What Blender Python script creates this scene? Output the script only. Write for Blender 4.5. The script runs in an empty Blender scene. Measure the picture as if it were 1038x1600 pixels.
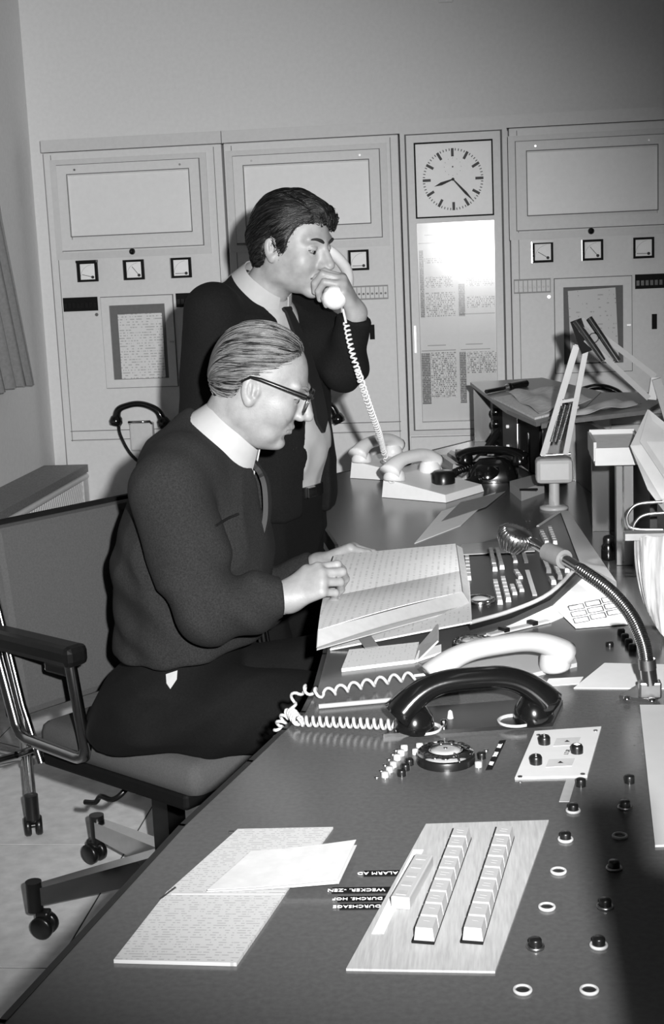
import bpy, bmesh, math, random
import numpy as np
from mathutils import Vector, Matrix
random.seed(7)
rng = np.random.RandomState(5)
SC = bpy.context.scene
COL = SC.collection
PI = math.pi

# ------------------------------------------------------------------ camera
CAM_H = 1.45
FPX, PITCH, ROLL, YAW = 2200.0, math.radians(10.455), math.radians(-2.513), math.radians(6.676)
_R = Vector((math.cos(YAW), math.sin(YAW), 0))
_F = Vector((-math.sin(YAW)*math.cos(PITCH), math.cos(YAW)*math.cos(PITCH), -math.sin(PITCH)))
_U = Vector((-math.sin(YAW)*math.sin(PITCH), math.cos(YAW)*math.sin(PITCH), math.cos(PITCH)))
CR = math.cos(ROLL)*_R + math.sin(ROLL)*_U
CU = -math.sin(ROLL)*_R + math.cos(ROLL)*_U
cd = bpy.data.cameras.new('camera')
cam = bpy.data.objects.new('camera', cd)
COL.objects.link(cam)
cd.sensor_fit = 'VERTICAL'
cd.sensor_height = 36.0
cd.sensor_width = 36.0
cd.lens = FPX/1600*36.0
cd.clip_start = 0.05
m = Matrix((CR, CU, -_F)).transposed().to_4x4()
m.translation = Vector((0, 0, CAM_H))
cam.matrix_world = m
SC.camera = cam

# ------------------------------------------------------------------ world, flash, exposure
w = bpy.data.worlds.new('world')
SC.world = w
w.use_nodes = True
w.node_tree.nodes['Background'].inputs[0].default_value = (1, 1, 1, 1)
w.node_tree.nodes['Background'].inputs[1].default_value = 0.02
SC.view_settings.view_transform = 'Standard'
SC.view_settings.look = 'None'
SC.view_settings.gamma = 1.0
SC.view_settings.exposure = 0.0
SC.view_settings.use_curve_mapping = False

FLASH_LOC = (0.13, -0.02, 1.55)
fl = bpy.data.lights.new('flash', 'SPOT')
fl.energy = 790
fl.spot_size = math.radians(55)
fl.spot_blend = 1.0
fl.shadow_soft_size = 0.02
flo = bpy.data.objects.new('flash', fl)
COL.objects.link(flo)
flo.location = FLASH_LOC
FLASH_AIM = Vector((-1.30, 5.8, 0.64))
# the flash tube's beam is oval and the unit is held aslant
flo.rotation_euler = ((FLASH_AIM-Vector(FLASH_LOC)).to_track_quat('-Z', 'Y').to_matrix() @ Matrix.Rotation(math.radians(-48), 3, 'Z')).to_euler()
flo.scale = (1.28, 0.92, 1.0)

# ------------------------------------------------------------------ pixel -> place
def ray(px, py):
    return CR*((px-519)/FPX) + CU*((800-py)/FPX) + _F
def onz(px, py, z):
    d = ray(px, py); t = (z-CAM_H)/d.z
    return Vector((d.x*t, d.y*t, z))
def ony(px, py, y):
    d = ray(px, py); t = y/d.y
    return Vector((d.x*t, y, CAM_H+d.z*t))
def onx(px, py, x):
    d = ray(px, py); t = x/d.x
    return Vector((x, d.y*t, CAM_H+d.z*t))
ZD = 0.75          # desk top height
WALLY = 5.8        # front of the equipment cabinets
def dk(px, py, dz=0.0): return onz(px, py, ZD+dz)
def wl(px, py): return ony(px, py, WALLY)

# ------------------------------------------------------------------ materials
MATS = {}
def lin(s):
    s /= 255.0
    return s/12.92 if s <= 0.04045 else ((s+0.055)/1.055)**2.4
def mat(name, g, rough=0.6, metal=0.0, var=0.06, scale=60.0, bump=0.0, bscale=200.0, spec=0.5, stretch=None, coat=0.0):
    """grey level g given as the sRGB value of the surface's own colour"""
    if name in MATS: return MATS[name]
    M = bpy.data.materials.new(name); M.use_nodes = True
    nt = M.node_tree; b = nt.nodes['Principled BSDF']
    b.inputs['Roughness'].default_value = rough
    b.inputs['Metallic'].default_value = metal
    b.inputs['Specular IOR Level'].default_value = spec
    if coat: b.inputs['Coat Weight'].default_value = coat
    tc = nt.nodes.new('ShaderNodeTexCoord')
    mp = nt.nodes.new('ShaderNodeMapping')
    if stretch: mp.inputs['Scale'].default_value = stretch
    nt.links.new(tc.outputs['Object'], mp.inputs['Vector'])
    n = nt.nodes.new('ShaderNodeTexNoise'); n.inputs['Scale'].default_value = scale; n.inputs['Detail'].default_value = 4
    nt.links.new(mp.outputs[0], n.inputs['Vector'])
    r = nt.nodes.new('ShaderNodeValToRGB')
    L = lin(g); lo, hi = L*(1-var), min(1, L*(1+var))
    r.color_ramp.elements[0].position = 0.3; r.color_ramp.elements[1].position = 0.7
    r.color_ramp.elements[0].color = (lo, lo, lo, 1); r.color_ramp.elements[1].color = (hi, hi, hi, 1)
    nt.links.new(n.outputs['Fac'], r.inputs[0]); nt.links.new(r.outputs[0], b.inputs['Base Color'])
    if bump:
        n2 = nt.nodes.new('ShaderNodeTexNoise'); n2.inputs['Scale'].default_value = bscale; n2.inputs['Detail'].default_value = 3
        nt.links.new(mp.outputs[0], n2.inputs['Vector'])
        bp = nt.nodes.new('ShaderNodeBump'); bp.inputs['Strength'].default_value = bump; bp.inputs['Distance'].default_value = 0.002
        nt.links.new(n2.outputs['Fac'], bp.inputs['Height']); nt.links.new(bp.outputs[0], b.inputs['Normal'])
    MATS[name] = M
    return M
def paper_mat(name, g=205, ink=90, rows=220.0, ax=1, cols=90.0, dens=0.52, thr=0.55, strong=0.7, band=None):
    """paper with rows of illegible typing: rows along one object axis, broken into words by noise"""
    if name in MATS: return MATS[name]
    M = bpy.data.materials.new(name); M.use_nodes = True
    nt = M.node_tree; b = nt.nodes['Principled BSDF']; b.inputs['Roughness'].default_value = 0.75
    tc = nt.nodes.new('ShaderNodeTexCoord'); sp = nt.nodes.new('ShaderNodeSeparateXYZ')
    nt.links.new(tc.outputs['Object'], sp.inputs[0])
    mul = nt.nodes.new('ShaderNodeMath'); mul.operation = 'MULTIPLY'; mul.inputs[1].default_value = rows
    nt.links.new(sp.outputs[ax], mul.inputs[0])
    fr = nt.nodes.new('ShaderNodeMath'); fr.operation = 'FRACT'; nt.links.new(mul.outputs[0], fr.inputs[0])
    lt = nt.nodes.new('ShaderNodeMath'); lt.operation = 'LESS_THAN'; lt.inputs[1].default_value = dens; nt.links.new(fr.outputs[0], lt.inputs[0])
    fl_ = nt.nodes.new('ShaderNodeMath'); fl_.operation = 'FLOOR'; nt.links.new(mul.outputs[0], fl_.inputs[0])
    oth = nt.nodes.new('ShaderNodeMath'); oth.operation = 'MULTIPLY'; oth.inputs[1].default_value = cols
    nt.links.new(sp.outputs[0 if ax else 1], oth.inputs[0])
    cb = nt.nodes.new('ShaderNodeCombineXYZ'); nt.links.new(oth.outputs[0], cb.inputs[0])
    m2 = nt.nodes.new('ShaderNodeMath'); m2.operation = 'MULTIPLY'; m2.inputs[1].default_value = 7.3; nt.links.new(fl_.outputs[0], m2.inputs[0])
    nt.links.new(m2.outputs[0], cb.inputs[1])
    n = nt.nodes.new('ShaderNodeTexNoise'); n.inputs['Scale'].default_value = 1.0; n.inputs['Detail'].default_value = 3; nt.links.new(cb.outputs[0], n.inputs['Vector'])
    gt = nt.nodes.new('ShaderNodeMath'); gt.operation = 'GREATER_THAN'; gt.inputs[1].default_value = thr; nt.links.new(n.outputs['Fac'], gt.inputs[0])
    an = nt.nodes.new('ShaderNodeMath'); an.operation = 'MULTIPLY'; nt.links.new(lt.outputs[0], an.inputs[0]); nt.links.new(gt.outputs[0], an.inputs[1])
    st = nt.nodes.new('ShaderNodeMath'); st.operation = 'MULTIPLY'; st.inputs[1].default_value = strong; nt.links.new(an.outputs[0], st.inputs[0])
    mx = nt.nodes.new('ShaderNodeMix'); mx.data_type = 'RGBA'
    P, I = lin(g), lin(ink)
    mx.inputs[6].default_value = (P, P, P, 1); mx.inputs[7].default_value = (I, I, I, 1)
    nt.links.new(st.outputs[0], mx.inputs[0]); nt.links.new(mx.outputs[2], b.inputs['Base Color'])
    MATS[name] = M
    return M
def glass_mat(name, rough=0.05, tint=0.95, refl=1.0):
    if name in MATS: return MATS[name]
    M = bpy.data.materials.new(name); M.use_nodes = True
    nt = M.node_tree; nt.nodes.remove(nt.nodes['Principled BSDF'])
    out = nt.nodes['Material Output']
    t = nt.nodes.new('ShaderNodeBsdfTransparent'); t.inputs[0].default_value = (tint, tint, tint, 1)
    g = nt.nodes.new('ShaderNodeBsdfGlossy'); g.inputs['Roughness'].default_value = rough
    f = nt.nodes.new('ShaderNodeFresnel'); f.inputs['IOR'].default_value = 1.45
    mu = nt.nodes.new('ShaderNodeMath'); mu.operation = 'MULTIPLY'; mu.inputs[1].default_value = refl
    nz = nt.nodes.new('ShaderNodeTexNoise'); nz.inputs['Scale'].default_value = 3.0
    bp = nt.nodes.new('ShaderNodeBump'); bp.inputs['Strength'].default_value = 0.02; bp.inputs['Distance'].default_value = 0.01
    nt.links.new(nz.outputs['Fac'], bp.inputs['Height']); nt.links.new(bp.outputs[0], g.inputs['Normal'])
    mx = nt.nodes.new('ShaderNodeMixShader')
    nt.links.new(f.outputs[0], mu.inputs[0]); nt.links.new(mu.outputs[0], mx.inputs[0])
    nt.links.new(t.outputs[0], mx.inputs[1]); nt.links.new(g.outputs[0], mx.inputs[2]); nt.links.new(mx.outputs[0], out.inputs[0])
    MATS[name] = M
    return M

M_WALL = mat('painted_wall', 222, 0.9, var=0.03, bump=0.1, bscale=300)
M_CEIL = mat('ceiling_paint', 215, 0.9)
M_TILE = mat('floor_vinyl', 226, 0.5, var=0.12, scale=25)
M_GROUT = mat('floor_joint', 60, 0.9)
M_CAB = mat('cabinet_paint', 220, 0.55, var=0.03)
M_CAB2 = mat('cabinet_frame_paint', 208, 0.5, var=0.03)
M_GAP = mat('cabinet_gap', 110, 0.8)
M_PANE = mat('frosted_display', 232, 0.45, var=0.02)
M_BLACK = mat('black_plastic', 18, 0.3, var=0.2)
M_BLACKM = mat('black_matt', 12, 0.7, var=0.2, spec=0.2)
M_BAKE = mat('black_bakelite', 14, 0.18, var=0.1, coat=0.3)
M_WHITE = mat('white_plastic', 172, 0.35, var=0.02)
M_WHITE2 = mat('white_plastic_far', 230, 0.35, var=0.02)  # same white plastic, lightened for things farther from the flash
M_PAPERN = mat('paper_near_flash', 178, 0.85, var=0.03, scale=20)  # plain paper darkened close to the flash, against burning out
M_DIAL = mat('meter_dial', 250, 0.6, var=0.02)
M_INK = mat('ink', 45, 0.7)
M_DESK = mat('desk_laminate', 77, 0.2, var=0.10, scale=140, bump=0.03, bscale=500)
M_DESKED = mat('desk_edge', 28, 0.4)
M_CHROME = mat('chrome', 200, 0.14, 1.0, var=0.03)
M_STEEL = mat('brushed_steel', 165, 0.33, 1.0, var=0.08)
M_ALU = mat('brushed_plate', 158, 0.5, 0.0, var=0.14, scale=30, stretch=(14, 1, 1))
M_PAPER = mat('plain_paper', 222, 0.8, var=0.02)
M_KEY = mat('key_cap', 158, 0.35, var=0.02)
M_WOOD = mat('varnished_wood', 105, 0.35, var=0.35, scale=14, stretch=(1, 1, 0.15))
M_UPH = mat('grey_upholstery', 70, 0.9, var=0.12, scale=250, bump=0.25, bscale=900)
M_SKIN = mat('skin', 140, 0.5, var=0.10, scale=60, bump=0.18, bscale=330)
M_SKIN2 = mat('skin_shade_lift', 152, 0.5, var=0.10, scale=60, bump=0.12, bscale=330)  # same skin, lightened to offset the shading on the standing man's face
M_SHIRT = mat('shirt_cotton', 165, 0.8, var=0.03)
M_KNIT = mat('knit_wool', 36, 0.95, var=0.35, scale=330, bump=0.5, bscale=420, spec=0.2)
M_CLOTH = mat('dark_cloth', 17, 0.9, var=0.3, scale=260, bump=0.2, bscale=600, spec=0.2)
M_TROU = mat('dark_trousers', 11, 0.9, var=0.3, scale=260, bump=0.2, bscale=600, spec=0.2)
M_TIE = mat('dark_tie', 20, 0.6)
M_GLASS = glass_mat('clear_glass', 0.03)
M_LGREY = mat('light_grey_enamel', 165, 0.35, var=0.03)
M_LABEL = mat('grey_label_strip', 150, 0.6)

# ------------------------------------------------------------------ mesh helpers
class MB:
    """collects shapes into one mesh, world coordinates"""
    def __init__(s): s.v = []; s.f = []; s.sm = []
    def add(s, verts, faces, smooth=False):
        o = len(s.v); s.v += [tuple(p) for p in verts]; s.f += [tuple(i+o for i in f) for f in faces]; s.sm += [smooth]*len(faces); return s
    def box(s, c, size, M=None, bev=0.0):
        x, y, z = [q/2 for q in size]; c = Vector(c)
        if bev <= 0:
            vs = [Vector((a*x, b*y, d*z)) for d in (-1, 1) for b in (-1, 1) for a in (-1, 1)]
            fs = [(0, 2, 3, 1), (4, 5, 7, 6), (0, 1, 5, 4), (2, 6, 7, 3), (0, 4, 6, 2), (1, 3, 7, 5)]
        else:
            bm = bmesh.new(); bmesh.ops.create_cube(bm, size=1.0)
            for v in bm.verts: v.co = Vector((v.co.x*size[0], v.co.y*size[1], v.co.z*size[2]))
            bmesh.ops.bevel(bm, geom=bm.edges[:], offset=bev, segments=2, profile=0.5, affect='EDGES')
            bm.verts.index_update(); vs = [v.co.copy() for v in bm.verts]; fs = [[v.index for v in f.verts] for f in bm.faces]; bm.free()
        if M is not None: vs = [M @ v for v in vs]
        return s.add([c+v for v in vs], fs)
    def wbox(s, x0, x1, z0, z1, y0, y1, bev=0.0):
        return s.box(((x0+x1)/2, (y0+y1)/2, (z0+z1)/2), (abs(x1-x0), abs(y1-y0), abs(z1-z0)), bev=bev)
    def prism(s, pts, z0, z1):
        n = len(pts)
        a = sum(pts[i][0]*pts[(i+1) % n][1]-pts[(i+1) % n][0]*pts[i][1] for i in range(n))
        if a < 0: pts = pts[::-1]
        vs = [(p[0], p[1], z0) for p in pts]+[(p[0], p[1], z1) for p in pts]
        fs = [tuple(range(n-1, -1, -1)), tuple(range(n, 2*n))]+[(i, (i+1) % n, n+(i+1) % n, n+i) for i in range(n)]
        return s.add(vs, fs)
    def slab(s, quad, t):
        """a plate: the polygon given (world points) thickened by t along its normal"""
        q = [Vector(p) for p in quad]; n = (q[1]-q[0]).cross(q[2]-q[0]).normalized()
        k = len(q); vs = q+[p+n*t for p in q]
        fs = [tuple(range(k-1, -1, -1)), tuple(range(k, 2*k))]+[(i, (i+1) % k, k+(i+1) % k, k+i) for i in range(k)]
        return s.add(vs, fs)
    def cyl(s, a, b, r0, r1=None, n=16, cap=True, smooth=True):
        a, b = Vector(a), Vector(b); r1 = r0 if r1 is None else r1
        d = (b-a).normalized(); u = d.orthogonal().normalized(); v = d.cross(u)
        vs = []
        for p, r in ((a, r0), (b, r1)):
            vs += [p+(u*math.cos(2*PI*i/n)+v*math.sin(2*PI*i/n))*r for i in range(n)]
        o = len(s.v); s.add(vs, [(i, (i+1) % n, n+(i+1) % n, n+i) for i in range(n)], smooth)
        if cap: s.add(vs, [tuple(range(n-1, -1, -1)), tuple(range(n, 2*n))])
        return s
    def lathe(s, c, prof, axis=(0, 0, 1), n=28, smooth=True):
        c = Vector(c); d = Vector(axis).normalized(); u = d.orthogonal().normalized(); v = d.cross(u)
        vs = []
        for r, h in prof: vs += [c+d*h+(u*math.cos(2*PI*i/n)+v*math.sin(2*PI*i/n))*max(r, 1e-5) for i in range(n)]
        fs = [(j*n+i, j*n+(i+1) % n, (j+1)*n+(i+1) % n, (j+1)*n+i) for j in range(len(prof)-1) for i in range(n)]
        return s.add(vs, fs, smooth)
    def tube(s, pts, r, n=8, cap=True, closed=False):
        pts = [Vector(p) for p in pts]; rs = r if isinstance(r, (list, tuple)) else [r]*len(pts)
        N = len(pts); prev = None; vs = []
        for i, p in enumerate(pts):
            if closed: t = pts[(i+1) % N]-pts[i-1]
            else: t = pts[min(i+1, N-1)]-pts[max(i-1, 0)]
            t.normalize()
            if prev is None: u = t.orthogonal().normalized()
            else:
                u = prev-t*prev.dot(t)
                u = u.normalized() if u.length > 1e-6 else t.orthogonal().normalized()
            prev = u; v = t.cross(u)
            vs += [p+(u*math.cos(2*PI*k/n)+v*math.sin(2*PI*k/n))*rs[i] for k in range(n)]
        K = N if closed else N-1
        fs = [(i*n+k, i*n+(k+1) % n, ((i+1) % N)*n+(k+1) % n, ((i+1) % N)*n+k) for i in range(K) for k in range(n)]
        o = len(s.v); s.add(vs, fs, True)
        if cap and not closed: s.add(vs[:n]+vs[-n:], [tuple(range(n-1, -1, -1)), tuple(range(n, 2*n))])
        return s
    def sheet(s, grid, thick=0.0006):
        """grid of points [rows][cols] as a thin two-sided sheet"""
        R, C = len(grid), len(grid[0]); g = [[Vector(p) for p in row] for row in grid]
        nrm = [[None]*C for _ in range(R)]
        for i in range(R):
            for j in range(C):
                a = g[min(i+1, R-1)][j]-g[max(i-1, 0)][j]; b = g[i][min(j+1, C-1)]-g[i][max(j-1, 0)]
                nn = a.cross(b); nrm[i][j] = nn.normalized() if nn.length > 0 else Vector((0, 0, 1))
        top = [g[i][j]+nrm[i][j]*thick/2 for i in range(R) for j in range(C)]
        bot = [g[i][j]-nrm[i][j]*thick/2 for i in range(R) for j in range(C)]
        k = R*C; idx = lambda i, j: i*C+j
        fs = []
        for i in range(R-1):
            for j in range(C-1):
                a, b, c_, d = idx(i, j), idx(i+1, j), idx(i+1, j+1), idx(i, j+1)
                fs += [(a, b, c_, d), (k+a, k+d, k+c_, k+b)]
        bd = [idx(0, j) for j in range(C)]+[idx(i, C-1) for i in range(1, R)]+[idx(R-1, j) for j in range(C-2, -1, -1)]+[idx(i, 0) for i in range(R-2, 0, -1)]
        allv = top+bot; q = len(bd)
        s.add(allv, fs, True)
        return s.add([allv[b] for b in bd]+[allv[k+b] for b in bd], [(i, (i+1) % q, q+(i+1) % q, q+i) for i in range(q)])
def worldloc(o):
    p = Vector((0, 0, 0))
    while o is not None: p += o.location; o = o.parent
    return p
def tag(o, label=None, cat=None, group=None, kind=None):
    if label: o['label'] = label
    if cat: o['category'] = cat
    if group: o['group'] = group
    if kind: o['kind'] = kind
    return o
def thing(name, label, cat, loc=(0, 0, 0), group=None):
    o = bpy.data.objects.new(name, None); o.empty_display_size = 0.05
    COL.objects.link(o); o.location = loc
    return tag(o, label, cat, group)
def mesh_of(mb, name, material, origin):
    me = bpy.data.meshes.new(name)
    ox, oy, oz = origin
    me.from_pydata([(v[0]-ox, v[1]-oy, v[2]-oz) for v in mb.v], [], mb.f)
    me.polygons.foreach_set('use_smooth', mb.sm)
    me.materials.append(material); me.update()
    return me
def obj(name, mb, material, parent=None, origin=None):
    """one mesh object; vertices are given in world coordinates"""
    base = worldloc(parent) if parent is not None else Vector((0, 0, 0))
    if origin is None:
        if parent is None:
            a = np.array(mb.v); lo, hi = a.min(0), a.max(0); origin = ((lo[0]+hi[0])/2, (lo[1]+hi[1])/2, lo[2])
        else: origin = base
    o = bpy.data.objects.new(name, mesh_of(mb, name, material, origin))
    COL.objects.link(o); o.parent = parent
    o.location = Vector(origin)-base
    return o
def inst(name, me, parent, wloc, rotz=0.0):
    """another object that shares mesh data me"""
    o = bpy.data.objects.new(name, me); COL.objects.link(o); o.parent = parent
    o.location = Vector(wloc)-(worldloc(parent) if parent is not None else Vector((0, 0, 0)))
    o.rotation_euler = (0, 0, rotz)
    return o
def struct(name, mb, material, parent=None):
    o = obj(name, mb, material, parent, origin=(0, 0, 0) if parent is None else None)
    if parent is None: o['kind'] = 'structure'
    return o
def text(name, s, size, material, parent, loc, xdir, up, align='CENTER'):
    """lettering as flat mesh: loc world, xdir reading direction, up the letters' up direction"""
    cu = bpy.data.curves.new(name, 'FONT'); cu.body = s; cu.size = size; cu.align_x = align; cu.align_y = 'CENTER'
    cu.extrude = 0.0002; cu.resolution_u = 2
    t = bpy.data.objects.new(name+'_c', cu); COL.objects.link(t)
    dg = bpy.context.evaluated_depsgraph_get()
    me = bpy.data.meshes.new_from_object(t.evaluated_get(dg))
    bpy.data.objects.remove(t); bpy.data.curves.remove(cu)
    xd = Vector(xdir).normalized(); ud = Vector(up); ud = (ud-xd*ud.dot(xd)).normalized(); nd = xd.cross(ud)
    R = Matrix((xd, ud, nd)).transposed()
    for v in me.vertices: v.co = R @ v.co
    me.materials.clear(); me.materials.append(material); me.name = name
    return inst(name, me, parent, loc)
def spline(pts, n=8):
    pts = [Vector(p) for p in pts]; P = [pts[0]*2-pts[1]]+pts+[pts[-1]*2-pts[-2]]; out = []
    for i in range(1, len(P)-2):
        a, b, c, d = P[i-1:i+3]
        for k in range(n):
            t = k/n
            out.append(0.5*((2*b)+(c-a)*t+(2*a-5*b+4*c-d)*t*t+(3*b-a-3*c+d)*t**3))
    out.append(pts[-1]); return out
def coil(path, R, pitch, seg=9, r=0.0022, n=6):
    """coiled cord along a path: returns the points of the helix"""
    pts = [Vector(p) for p in path]; out = []
    L = [0]
    for a, b in zip(pts, pts[1:]): L.append(L[-1]+(b-a).length)
    tot = L[-1]; N = max(8, int(tot/pitch*seg)); u = None
    for i in range(N+1):
        s = tot*i/N; k = 0
        while k < len(L)-2 and L[k+1] < s: k += 1
        q = (s-L[k])/max(1e-9, L[k+1]-L[k]); p = pts[k].lerp(pts[k+1], q); t = (pts[k+1]-pts[k]).normalized()
        if u is None: u = t.orthogonal().normalized()
        u = (u-t*u.dot(t)).normalized(); v = t.cross(u); a = 2*PI*i/seg
        out.append(p+(u*math.cos(a)+v*math.sin(a))*R)
    return out
def copy_tree(o, parent=None, delta=(0, 0, 0)):
    c = o.copy(); COL.objects.link(c); c.parent = parent
    if parent is None: c.location = o.location+Vector(delta)
    for ch in list(o.children): copy_tree(ch, c)
    return c

# =================================================================== the room
XL, XR, YB, YF, ZC = -1.911, 3.2, 5.95, -2.4, 3.0
fb = MB().box(((XL+XR)/2, (YB+YF)/2, -0.0282), (XR-XL+0.2, YB-YF+0.2, 0.054))
floor = struct('floor', fb, M_GROUT)
TS = 0.62; tile_me = None
gx0, gy0 = -0.935, 3.262
i0, i1 = math.floor((XL-gx0)/TS), math.ceil((XR-gx0)/TS)
j0, j1 = math.floor((YF-gy0)/TS), math.ceil((YB-gy0)/TS)
tm = MB().box((0, 0, -0.002), (TS-0.004, TS-0.004, 0.004))
tile_me = mesh_of(tm, 'floor_tile', M_TILE, (0, 0, 0))
for i in range(i0, i1):
    for j in range(j0, j1):
        inst('floor_tile', tile_me, floor, (gx0+(i+0.5)*TS, gy0+(j+0.5)*TS, 0.0))
struct('wall_back', MB().wbox(XL-0.1, XR+0.1, -0.02, ZC, YB, YB+0.1), M_WALL)
struct('wall_left', MB().wbox(XL-0.1, XL, -0.02, ZC, YF, YB), M_WALL)
struct('wall_right', MB().wbox(XR, XR+0.1, -0.02, ZC, YF, YB), M_WALL)
struct('wall_front', MB().wbox(XL-0.1, XR+0.1, -0.02, ZC, YF-0.1, YF), M_WALL)
struct('ceiling', MB().wbox(XL-0.1, XR+0.1, ZC, ZC+0.1, YF-0.1, YB+0.1), M_CEIL)

# ceiling lamps added out of view as fill light
def fill_lamp(x, y, where):
    t = thing('ceiling_fill', 'long added fill lamp, unseen, with a white diffuser above '+where, 'lamp', (x, y, ZC), 'added fill lamps')
    obj('housing', MB().box((x, y, ZC-0.03), (0.22, 1.3, 0.058), bev=0.006), M_WHITE, t)
    e = bpy.data.materials.get('fill_diffuser')
    if e is None:
        e = bpy.data.materials.new('fill_diffuser'); e.use_nodes = True
        b = e.node_tree.nodes['Principled BSDF']; b.inputs['Emission Color'].default_value = (1, 1, 1, 1); b.inputs['Emission Strength'].default_value = FILL_POWER
    obj('diffuser', MB().box((x, y, ZC-0.07), (0.17, 1.24, 0.022), bev=0.006), e, t)
FILL_POWER = 1.1
fill_lamp(0.3, 1.6, 'the key plate of the desk'); fill_lamp(0.3, 4.0, 'the jointed desk lamp'); fill_lamp(-1.0, 1.2, 'the open floor')

# small wall socket plate high on the wall (only its lower end is in the picture)
c = ony(697, 1, YB)
sk = thing('wall_outlet', 'small square outlet plate high on the wall above the clock', 'outlet', (c.x, YB, c.z))
obj('plate', MB().wbox(c.x-0.03, c.x+0.03, c.z-0.008, c.z+0.05, YB-0.012, YB, bev=0.003), M_CAB, sk)
obj('cover', MB().wbox(c.x-0.02, c.x+0.02, c.z+0.004, c.z+0.04, YB-0.016, YB-0.011, bev=0.002), M_WHITE, sk)
# little cord with a dark bead by the corner
c = onx(44, 322, XL)
hk = ony(49, 305, YB)
t = thing('cord_pull', 'thin cord loop with a small dark bead hanging on the wall by the curtain', 'cord', (hk.x, YB, hk.z))
p0, p1, p2 = ony(34, 300, YB), ony(50, 306, YB), ony(48.5, 322, YB)
off = Vector((0, -0.012, 0))
obj('string', MB().tube(spline([p0+off, ony(40, 306, YB)+off, p1+off, p2+off], 6), 0.0012, 5), M_LABEL, t)
obj('bead', MB().lathe(p2+off+Vector((0, 0, -0.008)), [(0, -0.008), (0.006, -0.004), (0.007, 0.002), (0.004, 0.008), (0, 0.01)], n=12), M_BLACK, t)

# =================================================================== equipment cabinets
CY = WALLY        # front face
CTOP = 1.95
def frame_mb(x0, x1, z0, z1, wdt, y0, y1):
    m = MB()
    m.wbox(x0, x1, z1-wdt, z1, y0, y1); m.wbox(x0, x1, z0, z0+wdt, y0, y1)
    m.wbox(x0, x0+wdt, z0+wdt, z1-wdt, y0, y1); m.wbox(x1-wdt, x1, z0+wdt, z1-wdt, y0, y1)
    return m
def meter(par, x, z, ang, s=0.082, hood=False):
    m = obj('meter', frame_mb(x-s/2, x+s/2, z-s/2, z+s/2, 0.009, CY-0.022, CY-0.002), M_BLACKM, par)
    obj('dial', MB().wbox(x-s/2+0.008, x+s/2-0.008, z-s/2+0.008, z+s/2-0.008, CY-0.012, CY-0.002), M_DIAL, m)
    px, pz = x+s*0.24, z-s*0.28
    q = MB(); a = math.radians(ang); L = s*0.56
    ex, ez = px+math.cos(a)*L, pz+math.sin(a)*L
    q.tube([(px, CY-0.0135, pz), (ex, CY-0.0135, ez)], 0.0011, 5)
    obj('needle', q, M_INK, m)
    obj('hub', MB().cyl((px, CY-0.012, pz), (px, CY-0.017, pz), 0.006, n=12), M_INK, m)
    sc = MB()
    pts = [(px+math.cos(b)*s*0.62, CY-0.0125, pz+math.sin(b)*s*0.62) for b in [math.radians(95+ i*8) for i in range(11)]]
    sc.tube(pts, 0.0006, 4)
    obj('scale_arc', sc, M_LABEL, m)
    obj('edge_light', MB().wbox(x-s/2-0.004, x-s/2, z-s/2, z+s/2, CY-0.02, CY-0.002), M_CHROME, m)
    if hood: obj('hood', MB().wbox(x-s/2-0.002, x+s/2+0.002, z+s/2-0.004, z+s/2+0.006, CY-0.034, CY-0.002), M_BLACK, m)
def wall_phone(x, z, label, cord_dx=0.10):
    t = thing('wall_telephone', label, 'telephone', (x, CY, z-0.1), 'black telephones on the equipment cabinets')
    obj('mount', MB().wbox(x-0.05, x+0.05, z-0.16, z-0.04, CY-0.045, CY-0.001, bev=0.008), M_CAB2, t)
    obj('hook', MB().tube([(x-0.045, CY-0.03, z-0.05), (x-0.045, CY-0.06, z-0.035), (x+0.045, CY-0.06, z-0.035), (x+0.045, CY-0.03, z-0.05)], 0.006, 8), M_CHROME, t)
    path = spline([(x-0.10, CY-0.06, z-0.030), (x-0.085, CY-0.065, z+0.018), (x-0.045, CY-0.065, z+0.036), (x, CY-0.065, z+0.042), (x+0.045, CY-0.065, z+0.032), (x+0.085, CY-0.065, z+0.006), (x+0.105, CY-0.06, z-0.045)], 5)
    h = MB(); n = len(path); rs = [0.013+0.007*abs(2*i/(n-1)-1)**3 for i in range(n)]
    h.tube(path, rs, 10)
    h.lathe((x-0.098, CY-0.062, z-0.024), [(0, -0.024), (0.024, -0.022), (0.029, -0.008), (0.024, 0.012), (0.010, 0.026), (0, 0.028)], axis=(0.25, 0, 1), n=16)
    h.lathe((x+0.103, CY-0.062, z-0.038), [(0, -0.024), (0.024, -0.022), (0.029, -0.008), (0.024, 0.012), (0.010, 0.026), (0, 0.028)], axis=(-0.45, 0, 1), n=16)
    obj('handset', h, M_BAKE, t)
    cp = spline([(x-0.09, CY-0.06, z-0.045), (x-0.085, CY-0.06, z-0.09), (x-0.05, CY-0.05, z-0.17), (x+0.01, CY-0.05, z-0.22), (x+0.06, CY-0.045, z-0.20), (x+0.045, CY-0.045, z-0.14)], 6)
    obj('cord', MB().tube(coil(cp, 0.0055, 0.006), 0.0028, 5), M_BLACK, t)
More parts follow.
